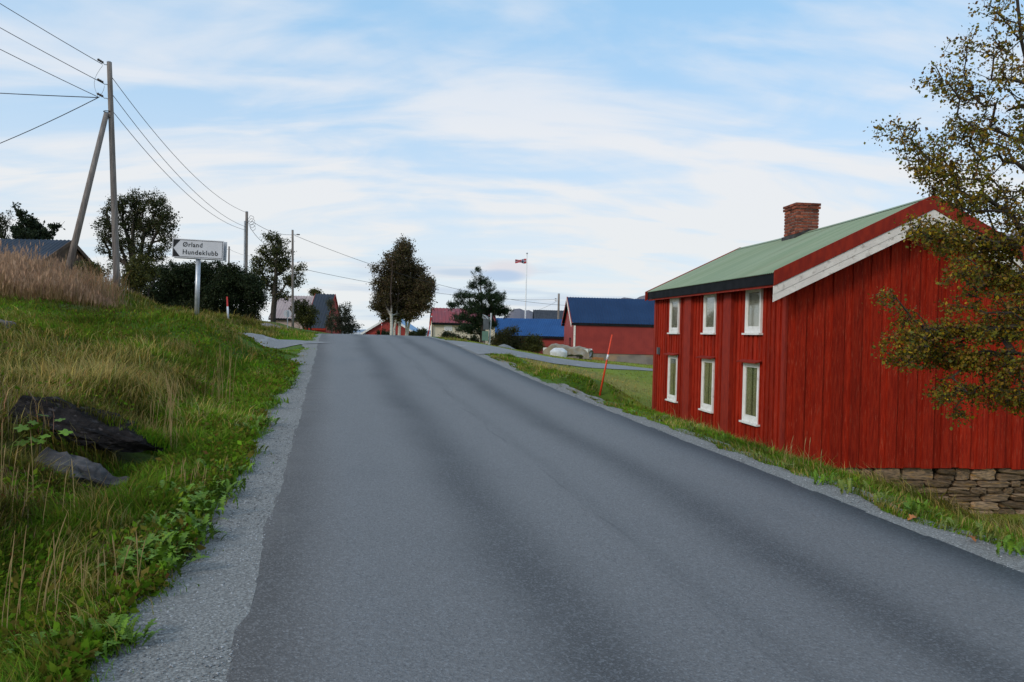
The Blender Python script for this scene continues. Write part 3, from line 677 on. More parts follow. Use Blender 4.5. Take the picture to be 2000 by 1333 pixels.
# ---------------------------------------------------------------- other buildings
def gabled(name, label, o, rz, W, D, he, hr, wallm, roofm, base=0, basem=None, ov=.3, rib=.25, trim=None, cat='house', wall_ribs=0.0, gov=.25):
    """ridge along local x (length W), depth D along y; origin at the near-left ground corner"""
    root = empty(name, o, label, cat, rz=rz)
    MB().prism([(0, 0, base), (0, D, base), (0, D, he), (0, D/2, hr), (0, 0, he)], (W, 0, 0)).build('wall', wallm, root)
    if base: MB().box((.06, .06, -1.2), (W-.06, D-.06, base-.001)).build('foundation', basem or MT['conc'], root)
    s = (hr-he)/(D/2); rfo = None
    for sd_ in (0, 1):
        n = int((W+2*gov)/rib*6)
        def fn(p, t):
            yy = -ov+(D/2+ov)*t; x_ = -gov+(W+2*gov)*p; ph = (x_/rib) % 1; w_ = .035 if ph < .3 else (.0 if ph > .5 else .035*(.5-ph)/.2)
            return (x_, yy if sd_ == 0 else D-yy, he+s*yy+.12+w_)
        me = MB().grid(fn, n, 1).mesh('roof')
        if rfo is None: rfo = link('roof', me, roofm, root)
        else: link('roof_slope', me, roofm, rfo)
        # eave board
        yy = -ov+.02; a = (lambda y_: y_) if sd_ == 0 else (lambda y_: D-y_)
        MB().box((-gov+.01, min(a(yy), a(yy+.04)), he+s*yy-.10), (W+gov-.01, max(a(yy), a(yy+.04)), he+s*yy+.10)).build('fascia', trim or MT['black'], rfo)
    for x_ in (-gov-.02, W+gov-.02):
        for sd_ in (0, 1):
            f_ = (lambda y_: y_) if sd_ == 0 else (lambda y_: D-y_)
            MB().prism([(x_, f_(-ov), he-s*ov-.08), (x_, f_(D/2), hr-.08), (x_, f_(D/2), hr+.17), (x_, f_(-ov), he-s*ov+.17)], (.04, 0, 0)).build('bargeboard', trim or wallm, rfo)
    return root
def rel(a, b): return math.atan2(b.y-a.y, b.x-a.x)
def ribs(root, W, he, base, m, step, y=-.012, nm='wall_rib'):
    mb = MB(); x_ = step/2
    while x_ < W: mb.box((x_-.03, y, base+.01), (x_+.03, .0, he-.05)); x_ += step
    o = mb.build(nm, m, root); o['kind'] = 'stuff'; return o
# big red barn with dark blue roof
b0 = at(1120, 706, 65); b1 = at(1330, 720, 63); zb = b0.z-.25
rzb = R(2.6)
barn = gabled('barn', 'long red barn with dark blue sheet roof on a pale plastered stone base', (b0.x, b0.y, zb), rzb, 13.5, 7.5, at(1120, 632, 65).z-zb, at(1120, 588, 65).z-zb+.35, MT['barnred'], MT['barnblue'], .95, MT['conc'], .12, .24, None, 'barn')
heb = at(1120, 632, 65).z-zb
ribs(barn, 13.5, heb, .95, MT['barnred'], .21)
MB().box((-.05, -.05, .95), (.10, -.013, heb-.06)).build('corner_board', MT['bwhite'], barn)
for sd_ in (0,):
    s_ = (at(1120, 588, 65).z-zb+.35-heb)/3.75
    MB().prism([(-.31, -.16, heb-.30), (-.31, 3.75, heb+s_*3.75-.12), (-.31, 3.75, heb+s_*3.75+.10), (-.31, -.16, heb-.02)], (.035, 0, 0)).build('white_bargeboard', MT['bwhite'], barn)
MB().box((-.03, 2.2, heb-1.9), (-.004, 3.0, heb-1.2)).build('hatch', MT['glassd'], barn)
# stacked orange crates against its base are loose timber blocks
# lower shed with brighter blue roof
s0 = at(958, 672, 84); s1 = at(1110, 678, 82); zs_ = -1.0
shed = gabled('shed', 'low red shed with bright blue sheet roof left of the barn', (s0.x-.3, s0.y, zs_), rel(s0, s1), 9.6, 7, at(1050, 656, 83).z-zs_, at(1050, 626, 83).z-zs_+.1, MT['barnred'], MT['shedblue'], .3, MT['conc'], .35, .24, MT['black'], 'shed')
ribs(shed, 9.6, at(1050, 656, 83).z-zs_, .3, MT['barnred'], .21)
# dark tiled roof behind the shed
d0 = at(1046, 640, 105); d1 = at(1130, 643, 105); dz = -1.5
dk = gabled('house', 'house with black tiled roof peeking over the blue shed roof', (d0.x, d0.y, dz), rel(d0, d1), 7, 8, at(1070, 632, 105).z-dz, at(1070, 608, 109).z-dz, MT['brownwall'], MT['tileblk'], 0, None, .4, .30, MT['black'], 'house')
# cream house with red roof
c0 = at(845, 668, 74); c1 = at(1000, 672, 80); cz = -1.2
cream = gabled('cream_house', 'cream boarded house with worn red metal roof behind the pine', (c0.x, c0.y, cz), R(8), 5.9, 6, at(845, 630, 74).z-cz, at(845, 604, 77).z-cz, MT['cream'], MT['redroof'], 0, None, .3, .35, MT['black'], 'house', gov=.12)
ribs(cream, 5.9, at(845, 630, 74).z-cz, .1, MT['cream'], .28)
wz = at(875, 641, 74.3).z-cz
wn = MB()
wn.box((1.05, -.06, wz-.28), (1.80, -.014, wz+.42)).build('window', MT['white'], cream)
MB().box((1.13, -.068, wz-.18), (1.72, -.061, wz+.05)).build('pane', MT['signwhite'], bpy.data.objects['window.006'] if 'window.006' in bpy.data.objects else cream)
MB().tube([(-.04, -.1, .2), (-.04, -.1, at(845, 630, 74).z-cz-.25), (-.04, -.3, at(845, 630, 74).z-cz-.05)], .045).build('downpipe', MT['black'], cream)
# red house with pale blue roof beyond the crest; its gable faces the road
r0_ = at(741, 668, 92); rzz = -2.0
gr = gabled('red_cottage', 'red house with pale blue roof and white verge board seen behind the birch trunks', (at(812, 668, 90).x, 88, rzz), R(90), 8, 5.4, at(820, 651, 92).z-rzz, at(790, 622, 92).z-rzz, MT['barnred'], MT['ltblue'], 0, None, .5, .3, MT['white'], 'house')
# dark roofed house on the left and the long pale house behind the tree
l0 = at(607, 650, 74)
dh = gabled('dark_roof_house', 'tall red gabled house with dark slate blue roof left of the road crest', (at(598, 640, 76).x, 76, .2), R(-8), 2.0, 4.4, at(620, 637, 76).z-.2, at(620, 577, 78).z-.2, MT['barnred'], MT['navy'], 0, None, .25, .3, MT['redtrim'], 'house', gov=.05)
ph = gabled('pale_house', 'long faded pinkish house with patched red and white roof behind the roadside tree', (at(528, 640, 84).x, 84, .2), R(-4), 4.1, 5, at(570, 620, 84).z-.2, at(570, 580, 86).z-.2, MT['pinkwall'], mat('faded_roof', (.40, .32, .31), (.32, .25, .25), .7, .6, c3=(.32, .06, .05), s3=.35), 0, None, .3, .3, MT['black'], 'house', gov=.1)
# far-left building with blue-black roof in the tall grass
fl = gabled('brown_cabin', 'brown cabin with dark blue roof showing above the tall rusty grass', (at(-90, 560, 46).x, 46, 2.6), R(-3), 5.35, 5, at(60, 510, 46).z-2.6, at(60, 471, 48).z-2.6, MT['brownwall'], MT['navy'], 0, None, .25, .25, MT['brownwall'], 'cabin', gov=.2)

# ---------------------------------------------------------------- poles, wires, sign, markers
GP = 'wooden utility poles'
def pole(name, label, top, basepx, Y, r_top, r_bot, yb=None, grp=GP):
    t = at(*top, Y); b = at(*basepx, yb or Y); b.z = min(b.z, g1(b.x, b.y))-.1
    root = empty(name, b, label, 'pole', grp); n = 10; mb = MB()
    pts = [(t-b)*i/n for i in range(n+1)]
    mb.tube(pts, [r_bot+(r_top-r_bot)*i/n for i in range(n+1)], 12).build('pole_shaft', MT['wood'], root, True)
    MB().tube([t-b, t-b+Vector((0, 0, .03))], [r_top*1.05, r_top*.7], 12).build('pole_cap', MT['galv'], root)
    return root, b, t
def insul(root, p, d, n=2):                            # bracket hook and porcelain strain insulators
    p = Vector(p); d = Vector(d).normalized()
    MB().tube([p, p+d*.10, p+d*.16+Vector((0, 0, -.04)), p+d*.22], .014, 6).build('bracket', MT['galv'], root)
    o = MB().tube([p+d*.20, p+d*.23, p+d*.27, p+d*.30, p+d*.34, p+d*.38, p+d*.42], [.02, .05, .03, .05, .03, .05, .02], 10).build('insulator', MT['porc'], root, True)
pA, bA, tA = pole('utility_pole', 'tall weathered utility pole propped by a slanting brace in the tall grass', (213.5, 122), (229, 560), 28, .082, .118)
br_t = at(208, 222, 27.9); br_b = at(124, 530, 27); br_b.z = g1(br_b.x, br_b.y)-.1
MB().tube([br_t-bA, br_b-bA], [.085, .118], 12).build('brace', MT['wood'], pA, True)
for zz_ in (219, 231):
    q = at(214, zz_, 28)-bA
    MB().tube([q+Vector((math.cos(a)*.15-.05, math.sin(a)*.125, 0)) for a in np.linspace(0, 6.28, 17)], .016, 6, False).build('clamp', MT['black'], pA)
WG = 'overhead wires'
def wire(a, b, sag, r, label, n=28):
    a = Vector(a); b = Vector(b); pts = []
    for i in range(n+1):
        t = i/n; p = a.lerp(b, t); p.z -= sag*4*t*(1-t); pts.append(p-a)
    o = MB().tube(pts, r, 6).build('wire', MT['wire'], None, True); o.location = a; return tag(o, label, 'wire', WG)
for k, (tp, lf) in enumerate((((200, 126), (-420, -262)), ((203, 164), (-420, -192)), ((194, 191), (-420, -128)))):
    a = at(*tp, 28); d = at(*lf, 24); insul(pA, at(213, tp[1]+4, 28)-bA, d-a)
    wire(a, d, .12, .012, ['uppermost wire running left off the braced pole', 'middle wire running left off the braced pole', 'lower wire running left off the braced pole'][k])
a = at(192, 191, 28)
wire(a, at(-500, 142, 40), .15, .016, 'nearly level wire leaving the braced pole to the left'); wire(a, at(-420, 372, 46), 1.0, .016, 'sagging wire dropping left from the braced pole towards the cabin')
for p0, p1, bow in (((201, 128), (192, 190), -12), ((204, 168), (194, 190), 2)):
    pts = [at(p0[0]+(p1[0]-p0[0])*t+bow*math.sin(t*3.14), p0[1]+(p1[1]-p0[1])*t, 28)-bA for t in np.linspace(0, 1, 14)]
    MB().tube(pts, .008, 5).build('jumper_cable', MT['galv'], pA)
pB, bB, tB = pole('utility_pole', 'utility pole with loops of cable at its top rising behind the clipped hedge', (482, 414), (480, 600), 50, .085, .115)
MB().tube([at(478.0, 432, 49.9)-bB, at(477, 545, 49.9)-bB], .05, 6).build('cable_guard', MT['galv'], pB)
for s_ in range(4):
    c_ = at(490+s_*1.2, 428+s_*5.5, 49.8)-bB
    MB().tube([c_+Vector((math.cos(a)*.16*(1+.3*math.sin(a*2+s_)), .05*math.sin(a*3), math.sin(a)*.2)) for a in np.linspace(0, 6.0, 16)], .012, 5).build('cable_loop', MT['wire'], pB)
for k, (p, q) in enumerate((((219, 152), (480, 415)), ((221, 187), (479, 443)), ((222, 220), (477, 449)))):
    wire(at(*p, 28), at(*q, 50), .75, .011, ['upper wire between braced pole and hedge pole', 'middle wire between braced pole and hedge pole', 'lower wire between braced pole and hedge pole'][k])
pC, bC, tC = pole('utility_pole', 'slim utility pole on the grassy bank beside the round sign', (571.5, 450), (572, 637), 52, .07, .085)
wire(at(492, 432, 50), at(571, 459, 52), .25, .013, 'higher wire between hedge pole and slim pole'); wire(at(488, 444, 50), at(566, 474, 52), .75, .013, 'deeply sagging wire between hedge pole and slim pole')
insul(pC, at(573, 458, 52)-bC, (1, .3, 0))
pD, bD, tD = pole('utility_pole', 'distant utility pole standing behind the clipped hedge', (447.5, 482), (447, 560), 88, .09, .1)
wire(at(448, 487, 88), at(500, 500, 120), .3, .015, 'thin wire running right from the distant pole behind the hedge'); wire(at(447, 487, 88), at(330, 497, 100), .3, .015, 'thin wire running left from the distant pole behind the hedge')
pE, bE, tE = pole('utility_pole', 'utility pole rising behind the black tiled roof', (1091.5, 574), (1091, 660), 100, .13, .15)
insul(pE, at(1090, 584, 100)-bE, (-1, 0, 0)); insul(pE, at(1090, 588, 100)-bE, (-1, 0, 0))
wire(at(575, 460, 52), at(1107, 597, 65.5), .9, .013, 'long wire from the slim pole to the red barn gable')
wire(at(592, 526, 60), at(1088, 585, 100), .8, .016, 'long low wire crossing behind birches to the far pole', 40)
wire(at(1089, 588, 100), at(1030, 612, 112), .2, .014, 'short wire dropping from the far pole to the tiled house')

# direction sign
sb = on_ground(at(384, 617, 20)); sg = empty('direction_sign', sb, 'white left-pointing direction sign for the dog club on a grey metal post', 'sign')
ptop = at(387.5, 500, 20)-sb
MB().tube([(0, 0, -.2), ptop], .058, 14).build('post', MT['galv'], sg, True)
cS = at(386.8, 487, 19.9)-sb; Wd, Hd = 1.25, .475
rotS = Matrix.Rotation(R(7), 4, 'Z') @ Matrix.Rotation(R(1.2), 4, 'Y')
def T(m_): return Matrix.Translation(cS) @ rotS @ m_
pl = MB().box((-Wd/2, -.012, -Hd/2), (Wd/2, .0, Hd/2), T(Matrix())).build('board', MT['signwhite'], sg)
MB().box((-Wd/2+.02, .12, -Hd/2-.015), (Wd/2+.05, .132, Hd/2-.005), T(Matrix())).build('rear_board', MT['galv'], sg)
MB().box((-.09, .0, .10), (.09, .12, .14), T(Matrix())).build('clamp', MT['galv'], sg)
bd = MB(); t_ = .010; m_ = .022
bd.box((-Wd/2+m_, -.0150, Hd/2-m_-t_), (Wd/2-m_, -.0122, Hd/2-m_), T(Matrix())); bd.box((-Wd/2+m_, -.0150, -Hd/2+m_), (Wd/2-m_, -.0122, -Hd/2+m_+t_), T(Matrix()))
bd.box((Wd/2-m_-t_, -.0150, -Hd/2+m_+t_), (Wd/2-m_, -.0122, Hd/2-m_-t_), T(Matrix())); bd.box((-Wd/2+m_, -.0150, -Hd/2+m_+t_), (-Wd/2+m_+t_*.6, -.0122, Hd/2-m_-t_), T(Matrix()))
bd.build('border', MT['signblack'], pl)
for s_ in (1, -1):
    mb = MB(); pts = [(-Wd/2+m_+.006, -.0148, s_*.0), (-Wd/2+m_+.006, -.0148, s_*(Hd/2-m_-t_)), (-Wd/2+m_+.17, -.0148, s_*(Hd/2-m_-t_))]
    mb.prism([T(Matrix()) @ Vector(p) for p in pts], T(Matrix()).to_3x3() @ Vector((0, .0024, 0))).build('arrow_corner', MT['signblack'], pl)
def text(s_, size, x_, z_, wanted, parent):
    cu = bpy.data.curves.new('lettering', 'FONT'); cu.body = s_; cu.size = size; cu.extrude = .001; cu.space_character = 1.12; cu.offset = .0022; cu.resolution_u = 4
    o = bpy.data.objects.new('lettering', cu); C.objects.link(o); bpy.context.view_layer.update()
    me = bpy.data.meshes.new_from_object(o.evaluated_get(bpy.context.evaluated_depsgraph_get())); C.objects.unlink(o); bpy.data.objects.remove(o)
    xs_ = [v.co.x for v in me.vertices]; k = wanted/(max(xs_)-min(xs_))
    MM = T(Matrix.Translation((x_, -.0145, z_)) @ Matrix.Rotation(R(90), 4, 'X') @ Matrix.Diagonal((k, 1, 1, 1)))
    me.transform(MM); o2 = link('lettering', me, None, parent); me.materials.clear(); me.materials.append(MT['signblack']); return o2
text('Ørland', .165, -.375, .045, .475, pl); text('Hundeklubb', .165, -.375, -.145, .86, pl)
# round sign seen from behind
p = on_ground(at(562, 634, 48)); rs = empty('round_sign', p, 'round road sign seen from its grey back on a short post', 'sign')
tz = at(561, 613, 48)-p
MB().tube([(0, 0, -.1), (tz.x, tz.y, tz.z+.2)], .03, 8).build('post', MT['galv'], rs)
MB().tube([(tz.x, tz.y+.05, tz.z), (tz.x, tz.y+.065, tz.z)], .23, 24).build('disc', MT['signwhite'], rs)
# snow poles
def snow(label, bpx, tpx, Y, r, mt, tape, name='snow_pole', Yt=None):
    b = on_ground(at(*bpx, Y)); b.z -= .05; t = at(*tpx, Yt or Y); root = empty(name, b, label, 'snow pole', 'roadside snow poles'); d = t-b
    a0, a1 = tape
    MB().tube([(0, 0, 0), d], [r*1.1, r*.8], 10).build('stake', mt, root, True)
    MB().tube([d*a0, d*a1], [r*1.14, r*1.1], 10).build('reflector_band', MT['wtape'], root, True)
    return root
h1 = ghit(1171, 772, 8, 40)
snow('bright orange snow pole with white band leaning over the lawn by the red house', (1171, 772), (1195.5, 654), h1.y, .021, MT['orange'], (.60, .68))
snow('short red and white snow pole standing in front of the clipped hedge', (446, 622), (443.5, 580), 36, .04, MT['redmark'], (.1, .6))
snow('leaning red snow pole beside the cream house', (834, 662), (844, 612), 46, .035, MT['redmark'], (.86, .9))
snow('thin red snow pole left of the birch trunks beyond the crest', (743, 655), (746, 630), 50, .025, MT['redmark'], (.8, .86))
# flag pole and flag
fp = at(1025.5, 630, 90); fb = on_ground(fp); ft = at(1029.3, 497, 90)
fpo = empty('flagpole', fb, 'tall white flagpole behind the blue shed', 'flagpole')
MB().tube([(0, 0, -.2), ft-fb], [.10, .05], 12).build('mast', MT['white'], fpo, True)
MB().tube([(ft-fb)+Vector((0, 0, z_)) for z_ in (0, .06, .14, .2)], [.03, .11, .11, .02], 10).build('knob', MT['galv'], fpo, True)
def flagmat():
    m = bpy.data.materials.new('flag_cloth'); m.use_nodes = True; t = m.node_tree; n = t.nodes.new; ln = t.links.new; P = t.nodes['Principled BSDF']; P.inputs['Roughness'].default_value = .9
    uv = n('ShaderNodeUVMap'); sp = n('ShaderNodeSeparateXYZ'); ln(uv.outputs[0], sp.inputs[0])
    def bandm(o_, c_, h_):
        a = n('ShaderNodeMath'); a.operation = 'COMPARE'; ln(o_, a.inputs[0]); a.inputs[1].default_value = c_; a.inputs[2].default_value = h_; return a.outputs[0]
    def mxm(a, b):
        q = n('ShaderNodeMath'); q.operation = 'MAXIMUM'; ln(a, q.inputs[0]); ln(b, q.inputs[1]); return q.outputs[0]
    wm = mxm(bandm(sp.outputs[0], .34, .10), bandm(sp.outputs[1], .5, .125)); bm_ = mxm(bandm(sp.outputs[0], .34, .05), bandm(sp.outputs[1], .5, .0625))
    q = n('ShaderNodeMix'); q.data_type = 'RGBA'; q.inputs[6].default_value = (.42, .02, .03, 1); q.inputs[7].default_value = (.62, .62, .64, 1); ln(wm, q.inputs[0])
    q2 = n('ShaderNodeMix'); q2.data_type = 'RGBA'; ln(q.outputs[2], q2.inputs[6]); q2.inputs[7].default_value = (.02, .03, .10, 1); ln(bm_, q2.inputs[0]); ln(q2.outputs[2], P.inputs['Base Color']); return m
fa = at(1028.8, 506, 90); nu, nv = 24, 8; V = []; UVf = []
for i in range(nu+1):
    for j in range(nv+1):
        s_, t2 = i/nu, j/nv
        V.append((-1.32*s_, .10*math.sin(s_*9)+.05*math.sin(t2*6+s_*5), -.50*t2*(1-.35*s_)-.16*s_+.05*math.sin(s_*8+t2*3))); UVf.append((s_, t2))
Fq = [(i*(nv+1)+j, (i+1)*(nv+1)+j, (i+1)*(nv+1)+j+1, i*(nv+1)+j+1) for i in range(nu) for j in range(nv)]
me = npmesh('flag', V, Fq, None, True); uv = me.uv_layers.new(name='UVMap'); uv.data.foreach_set('uv', np.array(UVf, np.float32)[np.array(Fq).ravel()].ravel())
o = link('flag', me, flagmat()); o.location = fa; o.modifiers.new('cloth', 'SOLIDIFY').thickness = .01; tag(o, 'long pennant flag, red with blue and white cross, blowing from the flagpole', 'flag')

# transformer post by the pine
p = on_ground(at(955, 688, 41)); tp = empty('electric_post', p, 'metal post carrying a grey box and a green cabinet in front of the pine', 'electric post')
def rel_(x_, y_, Y=41): return at(x_, y_, Y)-p
MB().tube([(0, 0, -.1), rel_(959.5, 612)], .045, 10).build('post', MT['galv'], tp)
q = rel_(950, 633); MB().box((q.x-.16, -.16, q.z-.30), (q.x+.13, .05, q.z+.25)).build('grey_box', MT['dbox'], tp)
q = rel_(948, 656); MB().box((q.x-.17, -.18, q.z-.26), (q.x+.16, .10, q.z+.24)).build('green_cabinet', MT['gbox'], tp)
q = rel_(947, 678); MB().box((q.x-.10, -.05, q.z-.4), (q.x+.02, .05, q.z+.28)).build('wooden_leg', MT['wood'], tp)
for k in range(4):
    a = rel_(957, 622+k*2.5); b = rel_(943+k*2, 615+k*1.6); c = rel_(945+k*1.6, 626)
    MB().tube([a, a.lerp(b, .6)+Vector((0, -.05, .02)), b, b.lerp(c, .5)+Vector((-.03, 0, 0)), c], .018, 6).build('conduit', MT['galv'], tp, True)

# tarpaulin-covered boat, bag, heap
bo = on_ground(at(1108, 700, 50)); bt = empty('covered_boat', bo, 'small white boat on the grass under a sagging grey-brown tarpaulin', 'boat', rz=rel(at(1062, 700, 50), at(1156, 703, 49)))
def tarp(s_, t2):
    x_ = -1.5+3.05*s_; top = float(np.interp(s_, [0, .06, .16, .30, .45, .62, .80, .92, 1], [.42, .66, .86, .90, .82, .76, .74, .66, .52]))
    zl = float(np.interp(s_, [0, .10, .22, .36, .50, .70, .84, .90, 1], [.14, .10, .20, .26, .22, .24, .27, .06, .03])); hw = float(np.interp(s_, [0, .15, .5, 1], [.42, .66, .74, .60]))
    if t2 < .3: k = t2/.3; y_ = -hw*(1.05-.10*k); z_ = zl+(top*.86-zl)*k
    elif t2 > .7: k = (t2-.7)/.3; y_ = hw*(.95+.1*k); z_ = top*.86+(.08-top*.86)*k
    else: k = (t2-.5)/.2; y_ = hw*.95*k; z_ = top*(1-.14*abs(k)**1.6)-.05*math.exp(-((s_-.55)/.1)**2)
    f_ = .02*math.sin(s_*23+t2*7)+.014*math.sin(s_*51+t2*3)+.012*math.sin(t2*40+s_*9)
    return (x_+.02*math.sin(t2*19), y_-.04*math.sin(s_*29+t2*4)*(t2 < .35), max(z_+f_, .02))
MB().grid(tarp, 90, 40).build('tarpaulin', MT['tarp'], bt, True)
def hull(s_, t2):
    x_ = -1.58+3.05*s_; a = (t2-.5)*math.pi; wd = .58*(1-.75*max(0, (.35-s_)/.35)**1.6); return (x_, math.sin(a)*wd, .62-.50*math.cos(a)**.6*(1-.3*max(0, .35-s_)))
MB().grid(hull, 24, 14).build('hull', MT['gelcoat'], bt, True)
for x_ in (-.7, .8): MB().box((x_-.08, -.5, -.05), (x_+.08, .5, .14)).build('chock', MT['wood'], bt)
bq = on_ground(at(1091, 697, 48.6))
def bag(s_, t2):
    a = s_*2*math.pi; z_ = t2; rr = .46*(1+.10*math.sin(z_*3.0)-.28*max(0, z_-.7)/.3); cs, sn = math.cos(a), math.sin(a); k = 1/max(abs(cs)**4+abs(sn)**4, 1e-6)**.25
    rr *= (.75+.25*k)*(1+.03*math.sin(a*5+z_*9)); return (cs*rr*1.05, sn*rr*.8, .52*z_+.03*math.sin(a*3))
mb = MB().grid(bag, 32, 10); mb.grid(lambda s_, t2: tuple(np.array(bag(s_, 1))*np.array([1-t2, 1-t2, 1])+np.array([0, 0, .05*math.sin(t2*3)])), 32, 4)
o = mb.build('bulk_bag', MT['bagw'], None, True); o.location = bq; tag(o, 'bulging white builders bag in front of the covered boat', 'bag')
hq = on_ground(at(984, 686, 46))
def heapf(s_, t2):
    a = s_*2*math.pi; r_ = t2*1.05*(1+.08*math.sin(a*3)); h_ = .50*(1-t2**1.35)+.02*math.sin(a*5+t2*7)*t2; return (r_*math.cos(a), r_*math.sin(a)*.8, h_-.03)
o = MB().grid(heapf, 40, 16).build('gravel_heap', MT['heap'], None, True); o.location = hq; tag(o, 'small grey heap of gravel on the grass beside the drive', 'gravel heap')
MT['pallet'] = mat('orange_timber', (.36, .17, .06), (.28, .13, .05), 4, .8)
for k, (x_, y_) in enumerate(((1162, 699), (1173, 701))):
    q = on_ground(at(x_, y_, 60)); o = MB().box((-.22, -.2, -.03), (.22, .2, .30)).box((-.20, -.18, .30), (.20, .18, .34)).build('timber_block', MT['pallet'], None); o.location = q; tag(o, 'rough orange-brown block lying against the base of the barn', 'block', 'blocks by the barn base')

# silver car behind the tall grass
cp_ = at(90, 505, 31); cg = on_ground((cp_.x, 31, 0)); car = empty('parked_car', cg, 'pale silver car mostly hidden behind the tall rusty grass', 'car', rz=R(-6))
prof = [(-1.9, .35), (-1.95, .75), (-1.75, 1.02), (-1.2, 1.40), (.15, 1.44), (.85, 1.04), (1.75, .86), (1.95, .62), (1.93, .35)]
mb = MB(); n = len(prof)
for y_, k in ((-.82, .97), (-.70, 1.0), (.70, 1.0), (.82, .97)):
    for x_, z_ in prof: mb.v.append((x_*k, y_, z_ if abs(y_) < .8 else min(z_, .98)))
for i in range(3):
    for j in range(n-1): mb.f.append((i*n+j, i*n+j+1, (i+1)*n+j+1, (i+1)*n+j))
mb.f.append(tuple(range(n))[::-1]); mb.f.append(tuple(range(3*n, 4*n)))
mb.build('body', MT['car'], car)
MB().prism([(.20, -.62, 1.425), (.84, -.62, 1.06), (.84, .62, 1.06), (.20, .62, 1.425)], (.02, 0, .02)).build('windscreen', MT['glassd'], car)
for s_ in (-1, 1): MB().prism([(-1.1, s_*.775, 1.0), (.7, s_*.775, 1.0), (.1, s_*.715, 1.36), (-1.0, s_*.715, 1.36)], (0, s_*.03, 0)).build('side_window', MT['glassd'], car)
for x_ in (-1.2, 1.25):
    for s_ in (-1, 1):
        wo = MB().tube([(x_, s_*.68, .31), (x_, s_*.86, .31)], .31, 18).build('wheel', MT['rubber'], car); MB().tube([(x_, s_*.86, .31), (x_, s_*.87, .31)], .19, 14).build('rim', MT['galv'], wo)

# ---------------------------------------------------------------- rocks
def boulder(name, label, o, size, seed, rz=0, flat=1.0, m=None, n=32):
    def fn(a, b):
        th = a*2*math.pi; ph = (b-.5)*math.pi; v = Vector((math.cos(th)*math.cos(ph), math.sin(th)*math.cos(ph), math.sin(ph)))
        k = 1/(abs(v.x)**3.2+abs(v.y)**3.2+abs(v.z)**3.2)**(1/3.2)
        from mathutils import noise
        nn = 1+.26*noise.noise(v*1.6+Vector((seed, 0, 0)))+.16*(.5-abs(noise.noise(v*3.2+Vector((seed, 5, 0)))))*2-.12+.10*(.5-abs(noise.noise(v*7+Vector((seed, 3, 0)))))+.04*noise.noise(v*17)
        q = v*k*nn; return (q.x*size[0], q.y*size[1], q.z*size[2])
    mb = MB().grid(fn, n*2, n); me = mb.mesh(name, True); bm = bmesh.new(); bm.from_mesh(me); bmesh.ops.remove_doubles(bm, verts=bm.verts, dist=1e-4); bm.to_mesh(me); bm.free()
    ob = link(name, me, m or MT['rock']); ob.location = o; ob.rotation_euler = rz if isinstance(rz, tuple) else (0, 0, rz); return tag(ob, label, 'rock')
q = at(165, 822, 8.1)
def ledge(name, label, o, L_, D_, H_, rot, seed, m_):
    from mathutils import noise
    rr = random.Random(seed); bm = bmesh.new()
    for i in range(46):
        t = rr.uniform(-1, 1); k = (1-.55*max(0, t))*(1-.35*max(0, -t-.5)); bm.verts.new((t*L_, rr.uniform(-1, 1)*D_*k, (rr.uniform(-1, 1))*H_*k+.04*math.sin(t*5)))
    r_ = bmesh.ops.convex_hull(bm, input=bm.verts[:]); bmesh.ops.delete(bm, geom=[v for v in bm.verts if not v.link_faces], context='VERTS')
    bmesh.ops.triangulate(bm, faces=bm.faces[:]); bmesh.ops.subdivide_edges(bm, edges=bm.edges[:], cuts=5, use_grid_fill=True)
    for v in bm.verts:
        p = v.co; st = noise.noise(Vector((p.x*2.5, p.y*3, p.z*22+p.x*4+seed)))*.035; v.co += Vector((noise.noise(p*7)*.03, -st*1.6-abs(noise.noise(p*4+Vector((seed, 0, 0))))*.10, noise.noise(p*6)*.06+noise.noise(p*15)*.025))
    me = bpy.data.meshes.new(name); bm.to_mesh(me); bm.free(); ob = link(name, me, m_); ob.location = o; ob.rotation_euler = rot; return tag(ob, label, 'rock')
ledge('rock_ledge', 'dark bedrock ledge jutting from the bank under mossy turf', q-Vector((0, -.16, .09)), .78, .36, .17, (R(6), R(15), R(4)), 5, MT['rock'])
q = at(150, 868, 7.6); ledge('rock_slab', 'flat grey slab lying below the dark bedrock ledge', q-Vector((-.10, -.06, .295)), .50, .22, .09, (R(8), R(12), R(6)), 12, mat('pale_slab', (.11, .10, .10), (.05, .046, .046), 6, .95, .9, 16, spec=.1))
q = ghit(0, 640, 8, 30); boulder('field_stone', 'pinkish grey stone half sunk in the green slope', q-Vector((0, 0, .02)), (.24, .24, .15), 4.4, R(20), m=mat('pink_stone', (.20, .16, .16), (.12, .10, .10), 5, .9, .5, 14), n=18)
q = on_ground(at(530, 655, 37)); boulder('outcrop', 'low pale rock outcrop on the bank above the side road', q-Vector((0, 0, .05)), (.55, .35, .20), 8.8, (0, R(10), R(-10)), m=mat('pale_rock', (.27, .24, .24), (.17, .15, .15), 3, .9, .7, 9), n=20)

